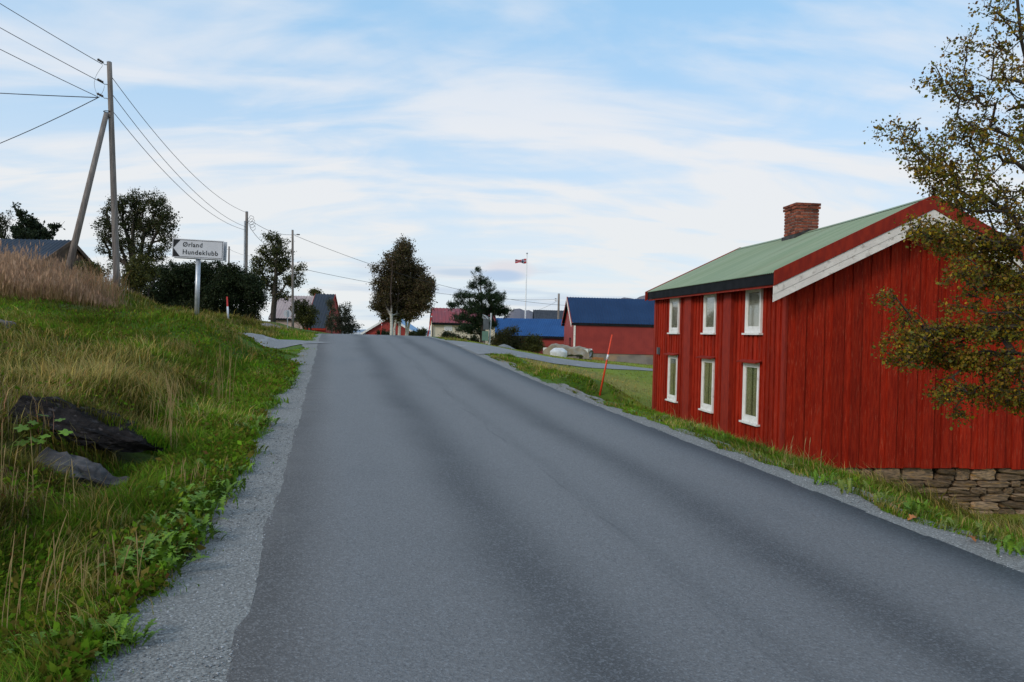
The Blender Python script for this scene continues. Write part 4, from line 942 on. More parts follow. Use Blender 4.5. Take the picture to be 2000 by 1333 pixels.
# ---------------------------------------------------------------- trees
def rand_ell(ells, n):
    wts = np.array([e[3] if len(e) > 3 else e[1][0]*e[1][1]*e[1][2] for e in ells], float); idx = rng.choice(len(ells), n, p=wts/wts.sum())
    v = rng.normal(size=(n, 3)); v /= np.linalg.norm(v, axis=1)[:, None]; r_ = rng.random(n)**(1/2.2)
    c = np.array([e[0] for e in ells])[idx]; rd = np.array([e[1] for e in ells])[idx]
    p = v*r_[:, None]*rd
    for k, e in enumerate(ells):
        if len(e) > 4:
            s_ = idx == k; p[s_] = p[s_] @ np.array(Matrix.Rotation(e[4], 3, 'Y')).T
    return c+p
def skeleton(trunk, tips, alpha=.45, seg=.35, wob=.10, droop=0.0):
    nodes = [np.array(t, float) for t in trunk]; par = [-1]+list(range(len(trunk)-1)); pl_ = [0]
    for i in range(1, len(nodes)): pl_.append(pl_[-1]+np.linalg.norm(nodes[i]-nodes[i-1]))
    cap = len(nodes)+len(tips)*14+10; A = np.zeros((cap, 3)); Lp = np.full(cap, 9e9); n = len(nodes); A[:n] = nodes; Lp[:n] = pl_; par += [-1]*(cap-n)
    tips = tips[np.argsort(np.linalg.norm(tips-np.mean(np.array(trunk), axis=0), axis=1))]; ends = []
    for t in tips:
        d = np.linalg.norm(A[:n]-t, axis=1); below = np.maximum(0, A[:n, 2]-t[2]); c = d+alpha*Lp[:n]*.35+below*.7; c[0] += 9
        j = int(np.argmin(c)); D = d[j]; k = int(min(max(1, round(D/seg)), 12)); p0 = A[j].copy(); last = j
        for i in range(1, k+1):
            q = p0+(t-p0)*i/k
            if i < k: q = q+rng.normal(size=3)*wob*D/k+np.array([0, 0, .10*D*math.sin(math.pi*i/k)])
            if n >= cap: break
            A[n] = q; par[n] = last; Lp[n] = Lp[last]+np.linalg.norm(q-A[last]); last = n; n += 1
        ends.append(last)
    return A[:n], par[:n], ends
def tubes(A, par, r_tip, r_max, expo=.5, sides=5, rfloor=None):
    n = len(A); cnt = np.zeros(n); ch = np.zeros(n, int)
    for i in range(1, n): ch[par[i]] += 1
    cnt[ch == 0] = 1
    for i in range(n-1, 0, -1): cnt[par[i]] += cnt[i]
    rad = r_tip+(r_max-r_tip)*((cnt-1)/max(cnt[0]-1, 1))**expo
    I = np.arange(1, n); Pp = np.array([par[i] for i in I]); a = A[Pp]; b = A[I]; d = b-a; l = np.linalg.norm(d, axis=1)+1e-9; d /= l[:, None]
    ref = np.where(np.abs(d[:, 2:3]) > .9, np.array([[1., 0, 0]]), np.array([[0, 0, 1.]])); s1 = np.cross(d, ref); s1 /= np.linalg.norm(s1, axis=1)[:, None]; s2 = np.cross(d, s1)
    ang = np.arange(sides)*2*np.pi/sides; ring = s1[:, None]*np.cos(ang)[None, :, None]+s2[:, None]*np.sin(ang)[None, :, None]
    ra = np.minimum(rad[Pp], rad[I]*1.6)[:, None, None]; V = np.concatenate([a[:, None]+ring*ra, (b+d*.01)[:, None]+ring*rad[I][:, None, None]], 1)
    m_ = len(I); base = (np.arange(m_)*2*sides)[:, None]; j = np.arange(sides); j2 = (j+1) % sides
    Fq = np.stack([base+j, base+j2, base+sides+j2, base+sides+j], -1).reshape(-1, 4)
    rv = np.concatenate([np.repeat(ra, sides, 1), np.repeat(rad[I][:, None, None], sides, 1)], 1).reshape(-1)
    return V.reshape(-1, 3), Fq, rv
def leaves(P, size, cols, up=.3, aspect=.6, jitter=.35, curl=.3):
    n = len(P); d = rng.normal(size=(n, 3)); d[:, 2] -= up; d /= np.linalg.norm(d, axis=1)[:, None]
    s = np.cross(d, rng.normal(size=(n, 3))); s /= np.linalg.norm(s, axis=1)[:, None]; nr = np.cross(d, s)
    L_ = size*np.exp(np.clip(rng.normal(size=n), -1.6, 1.6)*jitter)[:, None]; Wd_ = L_*aspect*.5
    V = np.stack([P, P+d*L_*.45+s*Wd_+nr*L_*curl*.2, P+d*L_+nr*L_*curl*-.15, P+d*L_*.5-s*Wd_+nr*L_*curl*.2], 1)
    ci = rng.choice(len(cols), n, p=np.array([c[3] for c in cols])/sum(c[3] for c in cols)); cc = np.array([c[:3] for c in cols])[ci]*np.exp(rng.normal(size=(n, 1))*.22)
    return V.reshape(-1, 3), np.arange(n*4).reshape(n, 4), np.repeat(cc, 4, axis=0)
def tree(name, label, base, trunks, ells, ntips, per, spread, lsize, cols, r_max, r_tip=.008, bark='bark', cat='tree', group=None, alpha=.45, seg=.4, up=.3, aspect=.6, mt='leaf', crown='crown', along=True, wob=.1, sides=5, stem='trunk', lean=None):
    base = Vector(base); root = empty(name, base, label, cat, group); tips = rand_ell(ells, ntips); parts = []; lv = []
    for ti, tr in enumerate(trunks):
        if len(trunks) > 1:
            tc_ = np.array(tr); dd = np.stack([np.min(np.linalg.norm(tips[:, None]-np.array(t_)[None, max(0, len(t_)-3):], axis=2), axis=1) for t_ in trunks]); mine = tips[np.argmin(dd, axis=0) == ti]
        else: mine = tips
        A, par, ends = skeleton(tr, mine, alpha, seg, wob)
        V, Fq, rv = tubes(A, par, r_tip, r_max*(1 if ti == 0 else .8), .55, sides); k_ = (sstep(rv, .03, .06)*(1-sstep(V[:, 2], 1.9, 3.0)))[:, None] if bark == 'birch' else None
        link(stem, npmesh(stem, V, Fq, None if k_ is None else np.array([.60, .57, .52])*k_+np.array([.075, .05, .04])*(1-k_), True), MT[bark], root)
        E = A[ends]; q = np.repeat(E, per, axis=0); lv.append(q+rng.normal(size=q.shape)*spread*np.array([1, 1, .8]))
        if along:
            pp = A[[par[e] for e in ends]]; t2 = rng.random((len(E)*per//2, 1)); ii_ = rng.integers(0, len(E), len(E)*per//2); q = E[ii_]*t2+pp[ii_]*(1-t2); lv.append(q+rng.normal(size=q.shape)*spread*.6)
    Pq = np.concatenate(lv); V, Fq, cc = leaves(Pq, lsize, cols, up, aspect)
    link(crown, npmesh(crown, V, Fq, cc), MT[mt], root)
    return root
def trunkline(h, n=8, dx=0, dy=0, wob=.04, x0=0, y0=0):
    o = []
    for i in range(n+1):
        t = i/n; o.append((x0+dx*t*t+random.uniform(-wob, wob)*(i > 0), y0+dy*t*t+random.uniform(-wob, wob)*(i > 0), -.1+(h+.1)*t))
    return o
DKG = [(.040, .052, .016, 3), (.065, .075, .020, 2), (.028, .036, .014, 2)]
AUT = [(.17, .155, .014, 3.0), (.24, .14, .013, 2.2), (.17, .085, .022, 1.8), (.38, .24, .012, 1.0), (.09, .095, .018, 1.8)]
BIR = [(.075, .055, .026, 2.5), (.10, .064, .030, 2.2), (.055, .052, .020, 2), (.10, .085, .02, 1)]
OLV = [(.075, .078, .02, 3), (.11, .10, .02, 2), (.05, .056, .018, 2)]
def E3(base, px_, py_, Y, rx, ry, rz, rot=0, wt=None):   # ellipsoid at a photo direction, sizes in metres
    c = at(px_, py_, Y)-Vector(base); e = [(c.x, c.y, c.z), (rx, ry, rz), 0, wt if wt else rx*ry*rz, rot]; return (e[0], e[1], None, e[3], e[4])
def mpp(Y): return Y/1530

# near birch at the right: stem stands just outside the picture, limbs reach in over the gable
tb = Vector((7.6, 10.3, 0)); tb.z = g1(tb.x, tb.y)
def tp_(x_, y_, Y): p_ = at(x_, y_, Y)-tb; return (p_.x, p_.y, p_.z)
trk = [tp_(2140, 1080, 10.3), tp_(2130, 900, 10.3), tp_(2105, 700, 10.3), tp_(2075, 500, 10.25), tp_(2050, 330, 10.2), tp_(2020, 180, 10.2), tp_(1995, 80, 10.1), tp_(1985, -20, 10.1), tp_(1990, -160, 10.1)]
ells = []
def LB(x0, y0, x1, y1, n, rr, wt, Y=10.2):             # a limb: row of clumps
    for i in range(n):
        t = i/max(1, n-1); ells.append(E3(tb, x0+(x1-x0)*t, y0+(y1-y0)*t, Y+random.uniform(-.5, .5), rr*random.uniform(.8, 1.2), rr*1.5, rr*random.uniform(.7, 1.0), 0, wt))
LB(1745, 255, 1860, 355, 4, .26, 1.6); LB(1800, 300, 1900, 330, 3, .26, 1.2); LB(1830, 150, 1900, 190, 3, .24, 1.2); LB(1880, 90, 1960, 130, 3, .26, 1.0); LB(1940, 30, 1990, 60, 2, .28, .9)
LB(1880, 250, 2000, 300, 4, .30, 1.6); LB(1890, 370, 2000, 420, 4, .34, 2.6); LB(1800, 330, 1870, 390, 3, .22, .9); LB(1850, 455, 1990, 480, 4, .30, 2.4); LB(1930, 180, 2040, 260, 3, .34, 1.2)
LB(1780, 440, 1850, 480, 3, .16, .7); LB(1880, 530, 2000, 560, 4, .28, 2.4); LB(1730, 585, 1800, 660, 3, .17, .8); LB(1780, 660, 1990, 640, 6, .25, 3.0); LB(1760, 690, 1980, 720, 6, .24, 3.2); LB(1850, 760, 1990, 790, 4, .18, 1.6); LB(1820, 460, 1960, 500, 4, .2, 1.4)
LB(1840, 780, 1870, 810, 2, .12, .5); LB(1900, 590, 2050, 620, 4, .32, 2.0); LB(1950, 760, 2000, 780, 3, .18, 1.1); LB(2040, 100, 2250, 500, 6, .7, 5.0, 10.6); LB(2060, 550, 2250, 800, 5, .6, 4.0, 10.6); LB(2000, -60, 2150, -180, 3, .5, 2)
random.seed(11)
tree('birch_tree', 'birch with sparse brown-green autumn leaves reaching over the red gable', tb, [trk], ells, 3600, 9, .058, .037, AUT, .13, .0032, 'bark', group=None, alpha=.25, seg=.24, up=.5, aspect=.72, sides=5, wob=.14)

# five birches beyond the crest share one dense crown outline
GB = 'birches clumped beyond the road crest'
by = 62; random.seed(5)
bshape = [(790, 490, 20, 26), (770, 515, 26, 26), (800, 530, 34, 26), (760, 555, 34, 30), (800, 565, 36, 30), (830, 560, 22, 22), (750, 590, 24, 24), (785, 595, 40, 22), (820, 590, 26, 22), (765, 615, 24, 16), (800, 612, 22, 14), (733, 528, 10, 12), (737, 600, 14, 9)]
for k, (bx, wd, hh) in enumerate(((763, .13, 515), (773, .085, 530), (781, .12, 490), (789, .09, 535), (796, .10, 550))):
    b = on_ground(at(bx, 655, by-1.5+k*.8)); b.z = min(b.z, at(bx, 662, by).z)
    top = at(bx+(8 if k < 3 else 14), hh, by)-b; cv = random.uniform(-.14, .14); tr = [(top.x*(i/8)**2+cv*math.sin(i*.9)+random.uniform(-.03, .03), 0, -.3+(top.z+.3)*i/8) for i in range(9)]
    es = []
    for (x_, y_, rx, rz) in bshape:
        wgt = math.exp(-((x_-(748+22*k))/26)**2)+.05; es.append(E3(b, x_, y_, by+random.uniform(-.8, .8), rx*mpp(by), 1.0, rz*mpp(by), 0, wgt*rx*rz/400))
    tree('birch_tree', ['thick white-stemmed birch at the left of the clump', 'thin grey birch stem beside the thick left birch', 'middle white birch with the tallest crown', 'thin shaded birch stem behind the middle birch', 'slender forked white birch at the right of the clump'][k]+' beyond the crest', b, [tr], es, 330, 30, .17, .10, BIR, wd, .010, 'birch', group=GB, alpha=.5, seg=.6, aspect=.7)

# pine
pb = on_ground(at(942, 690, 50)); random.seed(3); pe = []
for (x_, y_, rx, rz) in ((932, 537, 9, 12), (944, 552, 13, 10), (955, 566, 12, 12), (926, 562, 11, 12), (905, 578, 18, 8), (940, 582, 22, 12), (968, 585, 18, 12), (895, 592, 14, 9), (978, 578, 9, 12), (925, 604, 24, 14), (960, 606, 28, 14), (882, 600, 11, 8), (985, 610, 15, 12), (900, 622, 20, 10), (935, 628, 24, 13), (905, 642, 17, 8), (930, 648, 18, 9), (955, 632, 18, 12)):
    pe.append(E3(pb, x_, y_, 50+random.uniform(-.6, .6), rx*mpp(50), rx*mpp(50)*.9+.15, rz*mpp(50)))
ptr = [(0, 0, -.2), (.03, 0, .5), (-.05, .05, 1.1), (.0, 0, 1.8), (-.1, 0, 2.6), (-.12, 0, 3.4), tuple(at(938, 556, 50)-pb), tuple(at(935, 532, 50)-pb)]
tree('pine_tree', 'bushy dark green pine beside the drive', pb, [ptr], pe, 640, 34, .085, .15, [(.020, .040, .016, 3), (.032, .056, .018, 2), (.014, .026, .012, 2)], .17, .012, 'bark', alpha=.35, seg=.4, up=-.9, aspect=.16, mt='needle', along=True)

# left trees
def bush_tree(name, label, bpx, Y, shape, ntips, per, spread, ls, cols, r, trunks=1, bark='bark', cat='tree', depth=1.0, r_tip=.01, fill=.85, **kw):
    b = on_ground(at(bpx[0], bpx[1], Y)); es = []
    for (x_, y_, rx, rz) in shape: es.append(E3(b, x_, y_, Y+random.uniform(-.5, .5)*depth, rx*mpp(Y), max(rx, rz)*mpp(Y)*fill, rz*mpp(Y)))
    topz = max(e[0][2] for e in es); trs = []
    for k in range(trunks):
        cxm = np.mean([e[0][0] for e in es]); sp_ = (k-(trunks-1)/2)/max(1, trunks-1)*2 if trunks > 1 else 0
        trs.append(trunkline(topz*.82, 7, cxm+sp_*topz*.25, 0, .05, sp_*.25, random.uniform(-.2, .2)))
    return tree(name, label, b, trs, es, ntips, per, spread, ls, cols, r, r_tip, bark, cat, **kw)
random.seed(21)
bush_tree('leafy_tree', 'dark bushy many-stemmed tree behind the braced utility pole', (262, 590), 44, [(230, 400, 20, 24), (262, 395, 26, 24), (300, 400, 26, 28), (320, 430, 24, 30), (215, 430, 22, 30), (255, 430, 30, 26), (290, 445, 34, 28), (205, 470, 16, 26), (325, 470, 20, 24), (240, 475, 26, 28), (275, 490, 26, 26), (195, 440, 12, 10), (225, 510, 18, 20), (310, 500, 22, 18)], 620, 26, .13, .085, DKG+[(.07, .055, .02, 2)], .14, 5, up=-.1)
bush_tree('broadleaf_tree', 'sparse dark tree with layered leafy shoots behind the brown cabin', (60, 560), 50, [(30, 400, 5, 10), (42, 418, 9, 9), (55, 435, 14, 12), (70, 445, 14, 10), (60, 462, 28, 10), (90, 458, 16, 10), (105, 445, 5, 9), (117, 445, 5, 9), (38, 450, 14, 14), (80, 480, 20, 8)], 230, 20, .09, .16, [(.022, .034, .016, 3), (.036, .048, .018, 1)], .10, 2, up=-.2)
bush_tree('leafy_tree', 'grey-green thin-leaved tree at the far edge beside the brown cabin', (5, 560), 52, [(10, 425, 14, 14), (0, 445, 20, 20), (-20, 440, 24, 30), (12, 460, 14, 14)], 160, 20, .12, .09, [(.045, .055, .025, 2), (.06, .06, .03, 1)], .08, 2)
bush_tree('leafy_tree', 'wind-bent dark tree between the hedge pole and the slim pole', (534, 640), 60, [(527, 462, 16, 13), (540, 470, 20, 12), (560, 468, 9, 9), (530, 490, 26, 14), (552, 495, 20, 16), (510, 512, 24, 14), (545, 520, 30, 18), (505, 532, 20, 12), (580, 530, 14, 14), (570, 548, 24, 16), (525, 552, 26, 16), (590, 522, 6, 10), (548, 575, 22, 12), (510, 560, 16, 12)], 460, 22, .16, .11, DKG+OLV, .22, 1)
bush_tree('shrub', 'rounded olive shrub beside the dark roofed house', (600, 640), 62, [(590, 600, 14, 14), (605, 610, 16, 16), (598, 625, 22, 14), (578, 600, 10, 14)], 200, 26, .16, .10, OLV, .08, 3, cat='shrub')
bush_tree('conifer_shrub', 'open grey-green tree beyond the crest between the dark roofed house and road', (674, 655), 66, [(665, 607, 7, 12), (678, 605, 8, 14), (668, 625, 14, 14), (682, 628, 14, 14), (676, 643, 22, 10), (695, 640, 9, 7), (655, 640, 10, 10)], 230, 20, .14, .10, [(.055, .06, .04, 2), (.075, .07, .045, 2), (.035, .042, .025, 1)], .08, 1)
bush_tree('leafy_tree', 'thin wispy tree just right of the dark roofed house', (648, 655), 70, [(645, 592, 6, 12), (648, 612, 8, 14), (645, 632, 8, 14)], 90, 18, .14, .10, [(.06, .065, .04, 2), (.08, .07, .04, 1)], .06, 1)
bush_tree('leafy_tree', 'small tree top showing over the dark roofed house', (616, 640), 96, [(614, 571, 8, 6), (620, 573, 7, 5)], 60, 20, .2, .14, OLV, .1, 1)
bush_tree('clipped_hedge', 'long dense dark green hedge behind the direction sign', (400, 612), 40, [(x_, y_, 22, 22) for x_, y_ in ((312, 540), (335, 533), (362, 535), (392, 532), (422, 533), (450, 536), (474, 546), (495, 562), (300, 575), (325, 580), (355, 578), (385, 580), (415, 580), (445, 580), (475, 582), (502, 588), (310, 605), (330, 558), (365, 558), (400, 558), (435, 558), (465, 565), (345, 608), (380, 610), (415, 612), (450, 612), (485, 614))], 2100, 40, .11, .075, [(.020, .032, .012, 3), (.030, .044, .015, 2), (.05, .062, .02, .6)], .05, 9, cat='hedge', stem='stem')
bush_tree('shrub', 'yellow-green bush beside the foot of the braced pole', (270, 575), 33, [(255, 530, 16, 18), (275, 515, 18, 16), (268, 545, 26, 20), (292, 530, 12, 22), (245, 550, 14, 12)], 230, 26, .10, .07, [(.085, .088, .018, 2), (.12, .105, .018, 1.5), (.05, .055, .016, 2)], .05, 3, cat='shrub', stem='stem')
bush_tree('shrub', 'low dark bush in the tall grass between pole and brace', (190, 560), 40, [(170, 520, 22, 10), (192, 532, 18, 12), (150, 524, 10, 8)], 110, 24, .12, .07, OLV, .04, 2, cat='shrub', stem='stem')
# right shrubs
bush_tree('shrub', 'large brown-green shrub behind the gravel heap', (995, 692), 54, [(985, 660, 18, 20), (1000, 650, 16, 12), (970, 672, 18, 16), (1010, 672, 22, 18), (990, 678, 28, 12)], 320, 26, .14, .085, [(.055, .058, .018, 3), (.075, .062, .02, 2), (.038, .042, .016, 2)], .06, 4, cat='shrub', stem='stem')
bush_tree('shrub', 'smaller yellow-green shrub between the brown-green shrub and covered boat', (1042, 692), 53, [(1040, 665, 15, 12), (1050, 675, 14, 12), (1036, 680, 18, 10)], 170, 26, .12, .08, [(.085, .082, .018, 3), (.11, .095, .02, 2), (.05, .052, .018, 1)], .05, 3, cat='shrub', stem='stem')
GS = 'clipped shrubs in front of the cream house'
for k, (x_, lab) in enumerate(((873, 'dark low shrub farthest from the pine below the cream house window'), (888, 'dark low shrub second from the pine side below the cream house'), (908, 'dark shrub next to the pine stem before the cream house'), (925, 'dark taller shrub under the pine before the cream house'))):
    yb_ = 668+k*5; bush_tree('shrub', lab, (x_, yb_+4), 57, [(x_, yb_-11, 11, 9), (x_+3, yb_-5, 13, 10)] + ([(x_, yb_-17, 12, 12)] if k == 3 else []), 100, 26, .11, .08, [(.024, .034, .014, 3), (.035, .045, .016, 1)], .04, 2, cat='shrub', group=GS, stem='stem')
bush_tree('shrub', 'dark low hedge bush at the foot of the birches', (752, 662), 66, [(746, 652, 12, 8), (760, 656, 16, 7)], 110, 24, .14, .10, DKG, .04, 2, cat='shrub', stem='stem')
bush_tree('shrub', 'dark low bush right of the birches before the red cottage', (815, 662), 70, [(808, 655, 12, 7), (824, 650, 10, 9)], 90, 24, .14, .10, DKG, .04, 2, cat='shrub', stem='stem')

# ---------------------------------------------------------------- grass
def blades(X, Y, Z, h, wd, lean, ang, col, tipcol):
    n = len(X); dx, dy = np.cos(ang), np.sin(ang); fx = rng.random(n)*6.283; sx, sy_ = np.cos(fx)*wd, np.sin(fx)*wd
    up_m = np.sqrt(np.maximum(1-lean**2*.35, .2)); b = np.stack([X, Y, Z-.02], 1)
    mid = b+np.stack([dx*lean*h*.28, dy*lean*h*.28, h*.60*up_m], 1); tip = b+np.stack([dx*lean*h, dy*lean*h, h*(1-.42*lean**1.5)], 1)
    s = np.stack([sx, sy_, 0*sx], 1); V = np.stack([b-s*.5, b+s*.5, mid+s*.42, mid-s*.42, tip], 1).reshape(-1, 3)
    k = np.arange(n)[:, None]*5; Fa = np.concatenate([k+np.array([0, 1, 2]), k+np.array([0, 2, 3]), k+np.array([3, 2, 4])], 1).reshape(-1, 3)
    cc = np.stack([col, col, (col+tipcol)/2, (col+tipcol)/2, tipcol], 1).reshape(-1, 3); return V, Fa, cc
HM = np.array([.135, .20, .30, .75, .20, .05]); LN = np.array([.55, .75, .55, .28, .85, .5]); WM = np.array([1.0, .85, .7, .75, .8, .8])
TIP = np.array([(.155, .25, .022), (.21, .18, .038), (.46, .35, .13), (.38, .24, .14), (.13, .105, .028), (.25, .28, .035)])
def meadow(name, label, X, Y, ok, hs=1.0, force=None):
    X, Y = X[ok], Y[ok]; Wt = cls(X, Y); cs = np.cumsum(Wt, 0); r_ = rng.random(len(X))*cs[-1]; k = (r_[None] > cs).sum(0).clip(0, 5)
    keep = cs[-1] > 1e-4; X, Y, k = X[keep], Y[keep], k[keep]
    n1 = vn(X, Y, 1.6, 4); n2 = vn(X, Y, .45, 6); n3 = vn(X, Y, 4.5, 9)
    u = np.abs(X-xc(Y)); edge = .62+.38*sstep(u, 3.1, 3.8)
    h = HM[k]*(.55+.75*n1)*(.6+.6*n3)*np.exp(rng.normal(size=len(X))*.25)*hs*np.where(k == 3, 1, edge)
    h = np.where((k != 3) & (X-xc(Y) > 4.3) & (Y > 14.8), np.minimum(h, .09), h)
    h = h*np.where((X < xc(Y)) & (k != 3), 1-.55*sstep(Y, 17, 22)*(1-sstep(Y, 30, 33))*sstep(X/np.maximum(Y, .1), -.42, -.37), 1)
    h = np.where(k == 3, np.minimum(h, 1.5)*sstep(Y, 20.8, 24.5).clip(.35, 1), h)
    ang = 6.283*n2*2+rng.normal(size=len(X))*.9; lean = np.clip(LN[k]*(.4+.9*rng.random(len(X))), .05, 1.2)
    wd = (.0042+.00052*Y)*WM[k]*np.where(rng.random(len(X)) < .13*(k < 2), 2.6, 1.0)*np.exp(rng.normal(size=len(X))*.2)
    j = np.exp(rng.normal(size=(len(X), 1))*.22)*((.50+.55*vn(X, Y, .8, 2))*(.78+.44*vn(X, Y, 3.2, 11)))[:, None]*(1+.08*((k == 0) & (np.abs(X-xc(Y)) < 4.4)))[:, None]; hue = np.stack([1+.15*rng.normal(size=len(X)), np.ones(len(X)), 1+.15*rng.normal(size=len(X))], 1).clip(.6, 1.5)
    Zb = gz(X, Y); e_ = ((X-q1.x)/.80)**2+((Y-q1.y-.16)/.40)**2; top_ = (e_ < 1) & (Y > q1.y+.10+.10*(vn(X, Y, 9, 5)-.5))          # turf lies over the back of the ledge
    Zb = np.where(top_, np.maximum(Zb, q1.z-.09+.10*np.sqrt(np.maximum(1-e_, 0))-.27*(X-q1.x)), Zb); h = np.where(top_, np.minimum(h, .20), h)
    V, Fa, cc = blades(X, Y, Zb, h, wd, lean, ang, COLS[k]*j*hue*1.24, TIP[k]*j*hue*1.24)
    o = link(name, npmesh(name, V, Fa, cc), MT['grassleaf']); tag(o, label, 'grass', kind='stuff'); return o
q1 = at(165, 822, 8.1)
n = 420000; Y = np.exp(rng.uniform(math.log(2.3), math.log(48), n)); Xr = xc(Y)+edgeL(Y); Xl = -.80*Y-1.2; X = Xl+(Xr-Xl)*np.where(rng.random(n) < .22, 1-.25*rng.random(n)**1.4, rng.random(n)); X += np.where(Xr-X < .12, -.07+.085*rng.normal(size=n), 0)
X = np.minimum(X, xc(Y)-2.72)
def rockmask(X, Y): return (((X-q1.x)/.62)**2+((Y-q1.y+.52)/.26)**2 > 1) | (rng.random(X.shape) < .25)
ok = (lane_d(X, Y) > .05+.15*vn(X, Y, 2, 3)) & rockmask(X, Y)
meadow('bank_grass', 'rough green, straw and olive grass covering the left roadside bank', X, Y, ok)
n = 95000; Yc = np.exp(rng.uniform(math.log(2.4), math.log(30), n)); Xr = xc(Yc)+edgeL(Yc); Xc = Xr-.02-(Xr+.78*Yc+1).clip(.3, None)*rng.random(n)**1.35
kc = (lane_d(Xc, Yc) > .1) & (vn(Xc, Yc, 1.5, 13) > .36) & (Yc < 21) & rockmask(Xc, Yc); Xc, Yc = Xc[kc], Yc[kc]; near = np.exp(-(np.abs(Xc-xc(Yc))-3.0).clip(0)/1.2)
Pc = np.stack([Xc, Yc, gz(Xc, Yc)+rng.random(len(Xc))*(.07+.10*vn(Xc, Yc, 2.5, 7))], 1)
Vc, Fc, cc_ = leaves(Pc, .045, [(.10, .19, .010, 3), (.15, .20, .014, 1.6), (.12, .11, .014, 1.6), (.20, .15, .03, .6), (.20, .09, .03, .12)], -.25, .55, .45)
Vc = (Vc.reshape(-1, 4, 3)-Pc[:, None])*(.55+.30*near+.024*Yc)[:, None, None]+Pc[:, None]
o = link('ground_cover', npmesh('ground_cover', Vc.reshape(-1, 3), Fc, cc_), MT['grassleaf']); tag(o, 'low broad leaves of clover and weeds among the bank grass', 'ground cover', kind='stuff')
# tall rust-brown grass on top of the bank
n = 42000; Y = rng.uniform(22, 33, n); X = -(.465+rng.random(n)*.36)*Y; ok = cls(X, Y)[3] > 4.2*rng.random(n)
def tall():
    X_, Y_2 = X[ok], Y[ok]; m_ = len(X_); Z = gz(X_, Y_2); h = .92*np.exp(rng.normal(size=m_)*.24)*(.60+.75*vn(X_, Y_2, .7, 3))*(.22+.78*sstep(-X_/Y_2, .49, .68)); ang = .3+rng.normal(size=m_)*.8; lean = np.clip(.10+.20*rng.random(m_), 0, 1)
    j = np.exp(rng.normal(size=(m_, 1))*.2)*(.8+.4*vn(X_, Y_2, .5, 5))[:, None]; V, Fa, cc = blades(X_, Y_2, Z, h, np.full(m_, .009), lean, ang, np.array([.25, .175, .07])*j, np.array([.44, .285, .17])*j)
    # seed heads
    d = np.stack([np.cos(ang)*lean*h, np.sin(ang)*lean*h, h*(1-.42*lean**1.5)], 1); tp0 = np.stack([X_, Y_2, Z-.02], 1)+d; s = rng.normal(size=(m_, 3))*.013; dn = np.array([0, 0, -.20])+rng.normal(size=(m_, 3))*.03
    V2 = np.stack([tp0, tp0+dn*.5+s, tp0+dn, tp0+dn*.5-s], 1).reshape(-1, 3); k = np.arange(m_)[:, None]*4+len(V); F2 = np.concatenate([k+np.array([0, 1, 2]), k+np.array([0, 2, 3])], 1).reshape(-1, 3)
    c2 = np.repeat(np.array([.42, .26, .165])*j, 4, axis=0)
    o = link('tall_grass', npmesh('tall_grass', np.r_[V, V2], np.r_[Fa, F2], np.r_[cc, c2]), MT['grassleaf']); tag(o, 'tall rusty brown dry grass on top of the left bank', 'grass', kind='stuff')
tall()
# right verge and lawn
n = 95000; Y = np.exp(rng.uniform(math.log(2.6), math.log(38), n)); u = edgeR(Y)+rng.random(n)**1.5*(2.0-1.0*sstep(Y, 10, 16)); X = xc(Y)+u; ok = ~in_drive(X, Y, .05+.1*rng.random(n)) & (X < .78*Y+1.5)
inh = (X > HX-.1) & (Y > HY-.05) & (Y < HY+9.2)
meadow('verge_grass', 'lush green grass and weeds along the right road edge', X, Y, ok & ~inh, .62)
n = 190000; Y = np.exp(rng.uniform(math.log(7), math.log(62), n)); X = xc(Y)+4.3+rng.random(n)**1.2*(.75*Y+1-xc(Y)-4.3).clip(1, 40)
fx_ = (X-HX)*hA.x+(Y-HY)*hA.y; fy_ = (X-HX)*hB.x+(Y-HY)*hB.y
ok = ~in_drive(X, Y, .0) & ~((fx_ > .1) & (fx_ < LA) & (fy_ > .1) & (fy_ < WB))
meadow('lawn_grass', 'short mown yellow-green lawn between the red house and drive', X, Y, ok, 1.0)

# dry seed stalks standing out of the bank
def stalks(label, bpx, n_, hpx, sp):
    b = ghit(*bpx, 3, 60); s_ = b.y/1530; root = empty('dry_stalks', b, label, 'grass tuft', 'tufts of dry stalks')
    for i in range(n_):
        o = Vector((random.uniform(-sp, sp), random.uniform(-sp, sp), 0)); o.z = g1(b.x+o.x, b.y+o.y)-b.z-.02; h_ = hpx*s_*random.uniform(.6, 1.05); le = random.uniform(-.10, .16)*h_; le2 = random.uniform(-.08, .08)*h_
        pts = [o+Vector((le*t*t, le2*t*t, h_*t)) for t in (0, .35, .7, .86, 1.0)]; MB().tube(pts, [.0028, .0024, .002, random.uniform(.0025, .005), .001], 5).build('stalk', MT['stalk'], root)
MT['stalk'] = mat('dry_stalk', (.40, .28, .12), (.30, .19, .08), 6, .85)
random.seed(9)
for lab, bp, n_, hp, sp in (('tall thin straw stalks just right of the bedrock ledge', (322, 880), 16, 170, .16), ('brown dock stalks on the green slope above the roadside', (432, 795), 14, 125, .22), ('straw stalks in the grass beside the gravel, below the ledge', (380, 960), 18, 70, .22),
                            ('dry stalks rising from the ditch in the dark olive grass', (60, 1010), 10, 190, .30), ('dry stalks leaning near the lobed weeds on the gravel edge', (215, 1175), 9, 130, .16), ('pale stalks growing against the near corner of the red house', (1545, 905), 9, 60, .35), ('loose straw stalks among the deep grass of the bank foot', (60, 1260), 10, 240, .2)):
    stalks(lab, bp, n_, hp, sp)

